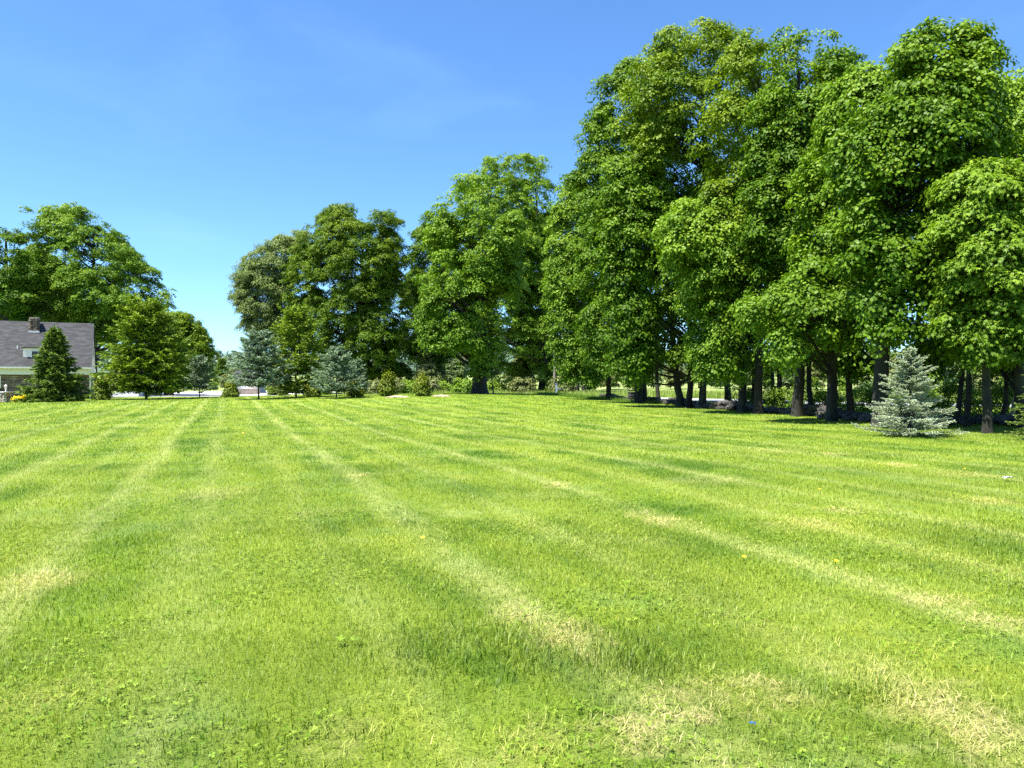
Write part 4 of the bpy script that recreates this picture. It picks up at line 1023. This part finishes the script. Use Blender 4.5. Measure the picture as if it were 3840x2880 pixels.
# ================================================================== SOIL MOUNDS
M['soil'] = plain_mat('dry_tan_soil', (.46, .34, .24), .95, .18, 9, bump=.8)
def mound(px, py, wpx, label, seed):
    b = A(px, py); k = b[1] / F; W = wpx * k / 2; rng = np.random.default_rng(seed)
    bm = bmesh.new(); bmesh.ops.create_grid(bm, x_segments=36, y_segments=24, size=1)
    for v in bm.verts:
        x, y = v.co.x, v.co.y; r = math.hypot(x, y)
        h = max(0, 1 - r * (1 + .15 * math.sin(5 * math.atan2(y, x) + seed))) ** .7 * .17
        h += rng.uniform(-1, 1) * .014 * (r < .9)
        v.co = Vector((x * W * 1.15, y * W * .7, h + tz(b[0] + x * W * 1.15, b[1] + y * W * .7) - b[2] - (.05 if h < .02 else 0)))
    tag(bm_obj('soil_mound', bm, M['soil'], None, b), label, 'soil mound', 'bare soil mounds on the lawn')
mound(1492, 1490, 78, 'low tan soil mound beside the first golden arborvitae', 1)
mound(1655, 1487, 62, 'low tan soil mound before the pale trunk cluster', 2)

# ================================================================== HOUSE
TH = rad(26.5)
HO = Vector(((340 - 1920) / F * 72, 72, 0)); HO.z = tz(HO.x, HO.y) - .02
# local frame: +x toward the left end of the facade, +y into the depth (mirrored so keep explicit)
HA = Vector((-math.cos(TH), -math.sin(TH), 0)); HB = Vector((-math.sin(TH), math.cos(TH), 0))
def hp(s, t, z): return (HA * s + HB * t + Vector((0, 0, z)))
house = empty('house', HO, 0, 'stone walled house with dark grey shingle roof, dormer and chimney', 'house')
def hbox(bm, s0, s1, t0, t1, z0, z1):
    vs = [bm.verts.new(hp(s, t, z)) for z in (z0, z1) for s, t in ((s0, t0), (s1, t0), (s1, t1), (s0, t1))]
    for f in ((0, 1, 2, 3), (4, 5, 6, 7), (0, 1, 5, 4), (1, 2, 6, 5), (2, 3, 7, 6), (3, 0, 4, 7)): bm.faces.new([vs[i] for i in f])
    return vs
def hpoly(bm, pts): return bm.faces.new([bm.verts.new(hp(*p)) for p in pts])
def fin(bm): bmesh.ops.recalc_face_normals(bm, faces=list(bm.faces)); return bm
def shingle_mat():
    m = bpy.data.materials.new('slate_grey_shingle'); t = NT(m)
    tc = t.n('ShaderNodeTexCoord'); 
    mp = t.n('ShaderNodeMapping'); mp.inputs['Rotation'].default_value = (0, 0, -TH); t.l(tc.outputs['Object'], mp.inputs[0])
    sp = t.n('ShaderNodeSeparateXYZ'); t.l(mp.outputs[0], sp.inputs[0])
    cb = t.n('ShaderNodeCombineXYZ'); t.l(sp.outputs[0], cb.inputs[0]); t.l(sp.outputs[2], cb.inputs[1])
    br = t.n('ShaderNodeTexBrick'); t.l(cb.outputs[0], br.inputs[0]); br.inputs['Scale'].default_value = 1.0
    br.inputs['Brick Width'].default_value = .5; br.inputs['Row Height'].default_value = .15; br.inputs['Mortar Size'].default_value = .012
    br.inputs['Color1'].default_value = (.020, .021, .023, 1); br.inputs['Color2'].default_value = (.058, .059, .063, 1); br.inputs['Mortar'].default_value = (.015, .015, .016, 1); br.inputs['Bias'].default_value = -.1
    n = t.noise(cb.outputs[0], 9, 5, .7)
    c = t.mix(1.0, br.outputs[0], t.ramp(n, [(.3, (.75, .75, .75)), (.7, (1.25, 1.25, 1.25))]), 'MULTIPLY')
    p = t.n('ShaderNodeBsdfPrincipled'); t.l(c, p.inputs['Base Color']); p.inputs['Roughness'].default_value = .85
    b = t.n('ShaderNodeBump'); b.inputs['Strength'].default_value = .5; b.inputs['Distance'].default_value = .02; t.l(br.outputs[0], b.inputs['Height']); t.l(b.outputs[0], p.inputs['Normal'])
    t.out(p.outputs[0]); return m
def ledge_mat():
    m = bpy.data.materials.new('ledgestone_veneer'); t = NT(m)
    tc = t.n('ShaderNodeTexCoord'); mp = t.n('ShaderNodeMapping'); mp.inputs['Rotation'].default_value = (0, 0, -TH); t.l(tc.outputs['Object'], mp.inputs[0])
    sp = t.n('ShaderNodeSeparateXYZ'); t.l(mp.outputs[0], sp.inputs[0])
    cb = t.n('ShaderNodeCombineXYZ'); t.l(t.math('ADD', sp.outputs[0], sp.outputs[1]), cb.inputs[0]); t.l(sp.outputs[2], cb.inputs[1])
    br = t.n('ShaderNodeTexBrick'); t.l(cb.outputs[0], br.inputs[0]); br.inputs['Scale'].default_value = 1.0
    br.inputs['Brick Width'].default_value = .44; br.inputs['Row Height'].default_value = .16; br.inputs['Mortar Size'].default_value = .014
    br.offset = .37; br.squash = 1.4; br.squash_frequency = 3
    br.inputs['Color1'].default_value = (.10, .06, .05, 1); br.inputs['Color2'].default_value = (.36, .27, .23, 1); br.inputs['Mortar'].default_value = (.06, .05, .045, 1)
    n = t.noise(cb.outputs[0], 5, 5, .7)
    c = t.mix(1.0, br.outputs[0], t.ramp(n, [(.3, (.5, .5, .52)), (.7, (1.35, 1.3, 1.25))]), 'MULTIPLY')
    p = t.n('ShaderNodeBsdfPrincipled'); t.l(c, p.inputs['Base Color']); p.inputs['Roughness'].default_value = .9
    b = t.n('ShaderNodeBump'); b.inputs['Strength'].default_value = 1; b.inputs['Distance'].default_value = .04; t.l(br.outputs[1], b.inputs['Height']); b.invert = True; t.l(b.outputs[0], p.inputs['Normal'])
    t.out(p.outputs[0]); return m
M['shingle'] = shingle_mat(); M['ledge'] = ledge_mat()
def siding_mat():
    m = bpy.data.materials.new('white_lap_siding'); t = NT(m); g = t.n('ShaderNodeNewGeometry'); sp = t.n('ShaderNodeSeparateXYZ'); t.l(g.outputs['Position'], sp.inputs[0])
    fr = t.math('FRACT', t.math('MULTIPLY', sp.outputs[2], 6.0))
    c = t.mix(t.ramp(fr, [(0, 1.), (.08, 1.), (.14, 0.)]), (.76, .77, .77), (.50, .51, .53))
    p = t.n('ShaderNodeBsdfPrincipled'); t.l(c, p.inputs['Base Color']); p.inputs['Roughness'].default_value = .6
    b = t.n('ShaderNodeBump'); b.inputs['Distance'].default_value = .02; t.l(fr, b.inputs['Height']); t.l(b.outputs[0], p.inputs['Normal']); t.out(p.outputs[0]); return m
M['siding'] = siding_mat()
LEN, DEP, EAV, RID = 16.5, 8.0, 3.06, 7.62
MID_T = DEP / 2; ov = .35
sl_ = (RID - EAV) / (MID_T + ov)
def roof_z(t): return EAV + (t + ov) * sl_ if t <= MID_T else EAV + (DEP + ov - t) * sl_
# walls
bm = bmesh.new(); hbox(bm, .05, LEN, .30, DEP - .3, 0, 2.33); bm_obj('wall', fin(bm), M['ledge'], house)
bm = bmesh.new()
pg = [(.18, .02, 2.9), (.18, DEP - .02, 2.9), (.18, DEP - .02, roof_z(DEP) - .15), (.18, MID_T, RID - .22), (.18, .02, roof_z(0) - .15)]
f1 = hpoly(bm, pg); f2 = hpoly(bm, [(.02, *p[1:]) for p in pg]); 
v1 = list(f1.verts); v2 = list(f2.verts)
for i in range(5): bm.faces.new([v1[i], v1[(i + 1) % 5], v2[(i + 1) % 5], v2[i]])
bm_obj('gable', fin(bm), M['white'], house)
bm = bmesh.new(); hbox(bm, -.05, LEN, -.05, .28, 2.335, 3.02); hbox(bm, -.05, .2, .285, DEP + .05, 2.335, 3.02); bm_obj('beam', fin(bm), M['white'], house)
# roof: two thick slopes
def slope(t0, t1):
    bm = bmesh.new(); s0, s1 = -.10, LEN + .3
    a = [(s0, t0, roof_z(t0)), (s1, t0, roof_z(t0)), (s1, t1, RID if abs(t1 - MID_T) < .01 else roof_z(t1)), (s0, t1, RID if abs(t1 - MID_T) < .01 else roof_z(t1))]
    f = hpoly(bm, a); g = hpoly(bm, [(p[0], p[1], p[2] - .14) for p in a]); x = list(f.verts); y = list(g.verts)
    for i in range(4): bm.faces.new([x[i], x[(i + 1) % 4], y[(i + 1) % 4], y[i]])
    return fin(bm)
roof = bm_obj('roof', slope(-ov, MID_T), M['shingle'], house)
bm = slope(DEP + ov, MID_T); bm_obj('roof', bm, M['shingle'], house)
bm = bmesh.new(); hbox(bm, -.14, LEN + .3, -ov - .14, -ov - .005, EAV - .16, EAV - .01); bm_obj('gutter', fin(bm), M['white'], house)
# downspout/corner post
bm = bmesh.new(); hbox(bm, -.02, .10, .02, .14, 0, 2.33); bm_obj('corner_post', fin(bm), M['white'], house)
# windows
def window(s0, s1, z0, z1, t=.30, fw=.09, side=False, name='window'):
    bm = bmesh.new(); d = .05
    if side:
        a = [(s0, s1, z0, z0 + fw), (s0, s1, z1 - fw, z1), (s0, s0 + fw, z0 + fw, z1 - fw), (s1 - fw, s1, z0 + fw, z1 - fw)]
        for p in a: hbox(bm, t - d, t + .01, p[0], p[1], p[2], p[3])
        w = bm_obj(name, fin(bm), M['white'], house); bm = bmesh.new(); hbox(bm, t - .02, t + .005, s0 + fw, s1 - fw, z0 + fw, z1 - fw)
    else:
        a = [(s0, s1, z0, z0 + fw), (s0, s1, z1 - fw, z1), (s0, s0 + fw, z0 + fw, z1 - fw), (s1 - fw, s1, z0 + fw, z1 - fw)]
        for p in a: hbox(bm, p[0], p[1], t - d, t + .01, p[2], p[3])
        w = bm_obj(name, fin(bm), M['white'], house); bm = bmesh.new(); hbox(bm, s0 + fw, s1 - fw, t - .02, t + .005, z0 + fw, z1 - fw)
    bm_obj('pane', fin(bm), M['glass'], w)
window(7.30, 8.9, 1.08, 2.22)
window(3.2, 4.6, .95, 2.2)
window(2.2, 3.3, .3, 2.1, t=.05, side=True); window(4.6, 5.7, .3, 2.1, t=.05, side=True)
window(3.4, 4.6, 4.0, 5.5, t=.02, side=True)
# dormer: hipped little roof with a white front
ds, dw, dt, dz0, dz1, dap = 4.35, 1.36, .55, 3.45, 4.93, 6.25
bm = bmesh.new(); hbox(bm, ds - dw + .12, ds + dw - .12, dt, 2.6, dz0 - .2, dz1); dorm = bm_obj('dormer', fin(bm), M['white'], house)
bm = bmesh.new()
tb = (dap - EAV) / sl_ - ov; te = (dz1 - EAV) / sl_ - ov
E = dt - .22; tap = dt + 1.15
L_, R_, Ap, Bk = (ds + dw, E, dz1), (ds - dw, E, dz1), (ds, tap, dap), (ds, max(tb, tap + .3), dap)
Lb, Rb = (ds + dw, te + .1, dz1), (ds - dw, te + .1, dz1)
hpoly(bm, [L_, R_, Ap]); hpoly(bm, [R_, Rb, Bk, Ap]); hpoly(bm, [L_, Ap, Bk, Lb])
bmesh.ops.remove_doubles(bm, verts=list(bm.verts), dist=.001); bmesh.ops.solidify(bm, geom=list(bm.faces), thickness=.09)
bm_obj('dormer_roof', fin(bm), M['shingle'], dorm)
bm = bmesh.new(); 
for p in [(ds - .62, ds + .62, 3.62, 3.70), (ds - .62, ds + .62, 4.56, 4.64), (ds - .62, ds - .54, 3.70, 4.56), (ds + .54, ds + .62, 3.70, 4.56)]: hbox(bm, p[0], p[1], dt - .05, dt + .01, p[2], p[3])
bm_obj('window', fin(bm), M['white'], dorm)
bm = bmesh.new(); hbox(bm, ds - .54, ds + .54, dt - .015, dt + .005, 3.70, 4.56); bm_obj('pane', fin(bm), M['glass'], dorm)
# chimney of stones
def chimney():
    cs, ct = 4.98, 3.35; W = .31; z0 = roof_z(ct - W) - .25; z1 = 7.95; rng = np.random.default_rng(4); bm = bmesh.new(); row = 0; z = z0
    c0 = hp(cs, ct, 0)
    while z < z1 - .08:
        hh = .17
        for side in range(4):
            n = 3
            for i in range(n):
                u = -W + (i + .5) * 2 * W / n + rng.uniform(-.05, .05)
                off = {0: (u, -W), 1: (u, W), 2: (-W, u), 3: (W, u)}[side]
                p = hp(cs + off[0], ct + off[1], z + hh / 2)
                stone(bm, p, (.17 * rng.uniform(.8, 1.2), .15, hh * .52), rng)
        z += hh
    ch = bm_obj('chimney', fin(bm), M['chimney_stone'], roof)
    bm = bmesh.new(); hbox(bm, cs - W * .9, cs + W * .9, ct - W * .9, ct + W * .9, z0 - .4, z1 - .06); bm2 = fin(bm); bm_obj('chimney_core', bm2, M['chimney_stone'], roof)
    bm = bmesh.new(); hbox(bm, cs - W - .1, cs + W + .1, ct - W - .1, ct + W + .1, z1 - .055, z1 + .03); bm_obj('chimney_cap', fin(bm), M['pillar_stone'], roof)
    bm = bmesh.new(); hbox(bm, cs - W - .14, cs + W + .14, ct - W - .2, ct - W - .1, z0 + .10, z0 + .28); bm_obj('chimney_flashing', fin(bm), M['white'], roof)
chimney()
bm = bmesh.new(); hbox(bm, 6.08, 6.20, 1.3, 1.42, 4.6, 5.12); bm_obj('vent_pipe', fin(bm), M['white'], house)
bm = bmesh.new(); hbox(bm, 2.3, 2.4, 1.7, 1.8, 5.0, 5.22); bm_obj('vent_pipe', fin(bm), M['white'], house)

# ---- lamp pillar
def pillar():
    b = A(22, 1509); k = b[1] / F; rng = np.random.default_rng(12); W = 31 * k / 2; H = 37 * k
    r = empty('lamp_pillar', b, rad(-24), 'square stone pillar with a lantern and number plaque before the house', 'pillar')
    bm = bmesh.new(); rows = 6; hh = H / rows
    for iz in range(rows):
        z = (iz + .5) * hh
        for side in range(4):
            n = 3 if (iz + side) % 2 else 2
            for i in range(n):
                u = -W + (i + .5) * 2 * W / n; o = {0: (u, -W + .06), 1: (u, W - .06), 2: (-W + .06, u), 3: (W - .06, u)}[side]
                stone(bm, (o[0], o[1], z), (W / n * .78, .10, hh * .47), rng)
    bm_obj('shaft', bm, M['pillar_stone'], r)
    bm = bmesh.new(); box(bm, (0, 0, H / 2 - .05), (2 * W - .16, 2 * W - .16, H)); bm_obj('mortar_core', bm, plain_mat('mortar', (.09, .08, .07), .9), r)
    bm = bmesh.new(); box(bm, (0, 0, H + .035), (2 * W + .16, 2 * W + .16, .07)); bev(bm, .015); bm_obj('cap', bm, plain_mat('pale_capstone', (.72, .70, .66), .8), r)
    # plaque with digits
    bm = bmesh.new(); g = bmesh.ops.create_cone(bm, cap_ends=True, segments=28, radius1=.15, radius2=.15, depth=.02)
    for v in bm.verts: v.co = Vector((v.co.x * 1.25, v.co.z - W - .06, v.co.y * .62 + H * .76))
    pl = bm_obj('number_plaque', bm, M['iron'], r)
    cu = bpy.data.curves.new('digits', 'FONT'); cu.body = '130'; cu.size = .17; cu.extrude = .006; cu.align_x = 'CENTER'; cu.align_y = 'CENTER'
    to = bpy.data.objects.new('tmp', cu); me = bpy.data.meshes.new_from_object(to); bpy.data.objects.remove(to)
    o = link('digits', me, plain_mat('pale_digits', (.65, .62, .58), .6), pl); o.location = (0, -W - .08, H * .76); o.rotation_euler = (rad(90), 0, 0)
    # lantern
    T = Tubes(); T.add([(0, 0, H + .07), (0, 0, H + .10), (0, 0, H + .16), (0, 0, H + .24)], [.07, .05, .025, .03], 10, cap=True)
    lo = link('lantern', T.mesh('lb'), M['white'], r)
    T = Tubes(); T.add([(0, 0, H + .24), (0, 0, H + .26), (0, 0, H + .46)], [.05, .075, .105], 6, cap=True)
    gm = plain_mat('frosted_lamp_glass', (.50, .54, .52), .25, .05, 5); link('lamp_glass', T.mesh('lg'), gm, lo)
    T = Tubes(); T.add([(0, 0, H + .46), (0, 0, H + .47), (0, 0, H + .56), (0, 0, H + .60), (0, 0, H + .66)], [.10, .155, .09, .03, .012], 6, cap=True); link('lamp_roof', T.mesh('lr'), M['white'], lo)
pillar()

# ---- white garage far left, grey shed in the sky gap
def outbuilding(name, label, cat, px0, px1, py_base_Y, z_eave, ridge, depth, wallm, roofm, door=True):
    Y = py_base_Y; X0 = (px0 - 1920) / F * Y; X1 = (px1 - 1920) / F * Y; Z = min(tz(X0, Y), tz(X1, Y)); W = X1 - X0
    r = empty(name, ((X0 + X1) / 2, Y, Z), 0, label, cat)
    bm = bmesh.new(); box(bm, (0, depth / 2, z_eave / 2), (W, depth, z_eave)); bm_obj('wall', bm, M[wallm], r)
    bm = bmesh.new()
    a = [(-W / 2 - .25, -.3, z_eave - .02), (W / 2 + .25, -.3, z_eave - .02), (W / 2 + .25, depth / 2, ridge), (-W / 2 - .25, depth / 2, ridge), (W / 2 + .25, depth + .3, z_eave - .02), (-W / 2 - .25, depth + .3, z_eave - .02)]
    v = [bm.verts.new(p) for p in a]; bm.faces.new([v[0], v[1], v[2], v[3]]); bm.faces.new([v[3], v[2], v[4], v[5]]); bm.faces.new([v[0], v[3], v[5]]); bm.faces.new([v[1], v[4], v[2]]); bm.faces.new([v[0], v[5], v[4], v[1]])
    bm_obj('roof', fin(bm), M[roofm], r)
    if door:
        bm = bmesh.new(); box(bm, (W * .22, -.03, 1.02), (min(2.4, W * .4), .05, 2.0)); bm_obj('door', bm, M['white'], r)
        bm = bmesh.new(); box(bm, (-W * .28, -.025, 1.45), (.8, .04, .9)); w_ = bm_obj('window', bm, M['white'], r)
        bm = bmesh.new(); box(bm, (-W * .28, -.05, 1.45), (.66, .02, .76)); bm_obj('pane', bm, M['glass'], w_)
    return r
outbuilding('garage', 'white sided garage half hidden under the large hemlock', 'garage', 436, 520, 88, 2.5, 3.6, 6, 'siding', 'shingle', False)
outbuilding('shed', 'grey shed with a dark roof behind the largest blue spruce', 'shed', 882, 960, 118, 2.4, 3.3, 4, 'greyboard', 'shingle', True) if False else None
M['greyboard'] = plain_mat('pale_grey_boards', (.46, .48, .50), .7, .06, 3)
outbuilding('shed', 'grey shed with a dark roof behind the largest blue spruce', 'shed', 876, 966, 118, 2.7, 3.9, 4, 'greyboard', 'shingle', True)
def low_fence():
    Y = 104; k = Y / F; X0 = (888 - 1920) * k; X1 = (975 - 1920) * k
    r = empty('board_fence', ((X0 + X1) / 2, Y, 0), 0, 'low weathered board fence behind the largest blue spruce', 'fence')
    bm = bmesh.new(); n = 20; W = X1 - X0
    for i in range(n): box(bm, (-W / 2 + (i + .5) * W / n, 0, .42), (W / n * .86, .03, .84))
    bm_obj('board_panel', bm, M['wood'], r)
    for z in (.2, .65):
        bm = bmesh.new(); box(bm, (0, .035, z), (W, .04, .09)); bm_obj('rail', bm, M['wood'], r)
low_fence()

# ================================================================== SMALL THINGS IN THE GRASS
def dandelions():
    ym = plain_mat('dandelion_yellow', (.80, .58, .02), .6, .05); gm = M['rough']
    pts = [(912, 1632, 'yellow dandelion far out between the mow lines'), (1585, 2042, 'yellow dandelion on the pale centre windrow'), (2790, 2117, 'yellow dandelion above the dry patch at mid lawn'),
           (3135, 2133, 'yellow dandelion nearest the dry grass of the mid lawn'), (3072, 1852, 'lone yellow dandelion in the deep green band'), (3618, 1772, 'yellow dandelion toward the wood, near the white scrap')]
    bmh = bmesh.new(); rng = np.random.default_rng(2)
    for ring, (r, n, z) in enumerate([(.020, 16, 0), (.014, 12, .004), (.008, 8, .007)]):
        for i in range(n):
            a = 2 * math.pi * (i + ring * .4) / n; c, s = math.cos(a), math.sin(a); w = .0028
            v = [bmh.verts.new(p) for p in ((0, 0, z), (c * r * .6 - s * w, s * r * .6 + c * w, z + .003), (c * r, s * r, z + .005), (c * r * .6 + s * w, s * r * .6 - c * w, z + .003))]; bmh.faces.new(v)
    mh = bpy.data.meshes.new('flower_head'); bmh.to_mesh(mh); bmh.free(); mh.materials.append(ym)
    T = Tubes(); T.add([(0, 0, -.06), (.003, 0, -.03), (0, 0, 0)], [.0022, .002, .0018], 6); ms = T.mesh('stalk'); ms.materials.append(gm)
    for i, (px, py, lb) in enumerate(pts):
        b = A(px, py); r = empty('dandelion', (b[0], b[1], b[2] + .065), i, lb, 'dandelion', 'dandelions in the lawn'); r.rotation_euler = (.5, 0, 0)
        s = min(1.8, max(1, b[1] / 12)); r.scale = (s, s, 1)
        link('flower_head', mh, None, r); link('stalk', ms, None, r)
dandelions()
def weeds():
    G = 'broad leaved weeds in the grass'
    for i, (px, py, lb) in enumerate([(1275, 2425, 'broad leaved weed left of the pair in the near lawn'), (1330, 2425, 'broad leaved weed right of the pair in the near lawn')]):
        b = A(px, py); rng = np.random.default_rng(i); r = empty('weed', b, i, lb, 'weed', G)
        n = 7; a = np.linspace(0, 6.28, n, endpoint=False) + rng.uniform(-.3, .3, n)
        D = norm(np.stack([np.cos(a), np.sin(a), rng.uniform(.4, 1.2, n)], 1)); N = norm(np.stack([-np.cos(a) * .5, -np.sin(a) * .5, np.ones(n)], 1))
        V, c, ix = leaf_arrays(np.tile([[0, 0, .035]], (n, 1)), N, D, rng.uniform(.035, .055, n), OVAL, W=np.full(n, .03))
        link('leaves', mesh_np('weed', V, c, ix, {'tint': np.repeat(rng.random(n), 6)}), M['shrub'], r)
weeds()
def scraps():
    for px, py, s, col, nm, lb in [(2822, 2752, .013, (.03, .10, .24), 'litter', 'tiny blue plastic scrap lying in the dry near grass'), (3780, 1805, .07, (.75, .75, .73), 'litter', 'small white scrap on the grass toward the wood')]:
        b = A(px, py); bm = bmesh.new(); bmesh.ops.create_grid(bm, x_segments=5, y_segments=4, size=1); rng = np.random.default_rng(int(px))
        for v in bm.verts: v.co = Vector((v.co.x * s + rng.uniform(-.1, .1) * s, v.co.y * s * .6, rng.uniform(0, .5) * s))
        bmesh.ops.solidify(bm, geom=list(bm.faces), thickness=.001)
        tag(bm_obj(nm, bm, plain_mat(nm + lb[5:9], col, .5, .03), None, (b[0], b[1], b[2] + .045)), lb, 'litter')
scraps()
#@@END
sc = bpy.context.scene
cam = bpy.data.cameras.new('camera'); co = bpy.data.objects.new('camera', cam); C.objects.link(co)
co.location = (0, 0, CAMZ); co.rotation_euler = (rad(90), 0, 0)
cam.lens = 26.0; cam.sensor_width = 36; cam.clip_start = .05; cam.clip_end = 12000
sc.camera = co
EL = 65; SUNH = norm(np.array([-.84, -.54]))
sd = Vector((SUNH[0] * math.cos(rad(EL)), SUNH[1] * math.cos(rad(EL)), math.sin(rad(EL))))
sl = bpy.data.lights.new('sun', 'SUN'); so = bpy.data.objects.new('sun', sl); C.objects.link(so)
sl.energy = 5.0; sl.angle = rad(.53); sl.color = (1, .955, .88)
so.rotation_euler = sd.to_track_quat('Z', 'Y').to_euler(); so.location = (-30, -20, 40)
w = bpy.data.worlds.new('World'); sc.world = w; w.use_nodes = True
nt = w.node_tree; nt.nodes.clear()
sky = nt.nodes.new('ShaderNodeTexSky'); sky.sky_type = 'NISHITA'; sky.sun_disc = False
sky.sun_elevation = rad(EL); sky.sun_rotation = math.atan2(sd.x, sd.y)
sky.air_density = 1.0; sky.dust_density = 0.0; sky.ozone_density = 3.5; sky.altitude = 100
geo = nt.nodes.new('ShaderNodeTexCoord')
mp = nt.nodes.new('ShaderNodeMapping'); mp.inputs['Scale'].default_value = (1.6, .8, 5.5); mp.inputs['Rotation'].default_value = (.2, .35, .2)
nt.links.new(geo.outputs['Generated'], mp.inputs[0])
nz = nt.nodes.new('ShaderNodeTexNoise'); nz.inputs['Scale'].default_value = 1.6; nz.inputs['Detail'].default_value = 7; nz.inputs['Roughness'].default_value = .55
nz.inputs['Distortion'].default_value = .6
nt.links.new(mp.outputs[0], nz.inputs['Vector'])
cr = nt.nodes.new('ShaderNodeValToRGB'); cr.color_ramp.elements[0].position = .50; cr.color_ramp.elements[0].color = (0, 0, 0, 1)
cr.color_ramp.elements[1].position = .82; cr.color_ramp.elements[1].color = (.07, .07, .07, 1)
nt.links.new(nz.outputs[0], cr.inputs[0])
mx = nt.nodes.new('ShaderNodeMix'); mx.data_type = 'RGBA'; mx.inputs[7].default_value = (8.5, 9.6, 10.5, 1)
nt.links.new(cr.outputs[0], mx.inputs[0]); nt.links.new(sky.outputs[0], mx.inputs[6])
bg = nt.nodes.new('ShaderNodeBackground'); bg.inputs[1].default_value = .064
gain = nt.nodes.new('ShaderNodeMix'); gain.data_type = 'RGBA'; gain.blend_type = 'MULTIPLY'; gain.inputs[0].default_value = 1; gain.inputs[7].default_value = (.84, 1.18, 1.50, 1)
nt.links.new(mx.outputs[2], gain.inputs[6]); nt.links.new(gain.outputs[2], bg.inputs[0])
wo = nt.nodes.new('ShaderNodeOutputWorld'); nt.links.new(bg.outputs[0], wo.inputs[0])
vs = sc.view_settings; vs.view_transform = 'Standard'; vs.look = 'None'; vs.gamma = 1; vs.exposure = 1.45; vs.use_curve_mapping = False
sc.cycles.max_bounces = 8; sc.cycles.diffuse_bounces = 2; sc.cycles.glossy_bounces = 2; sc.cycles.transmission_bounces = 5
sc.cycles.use_denoising = False
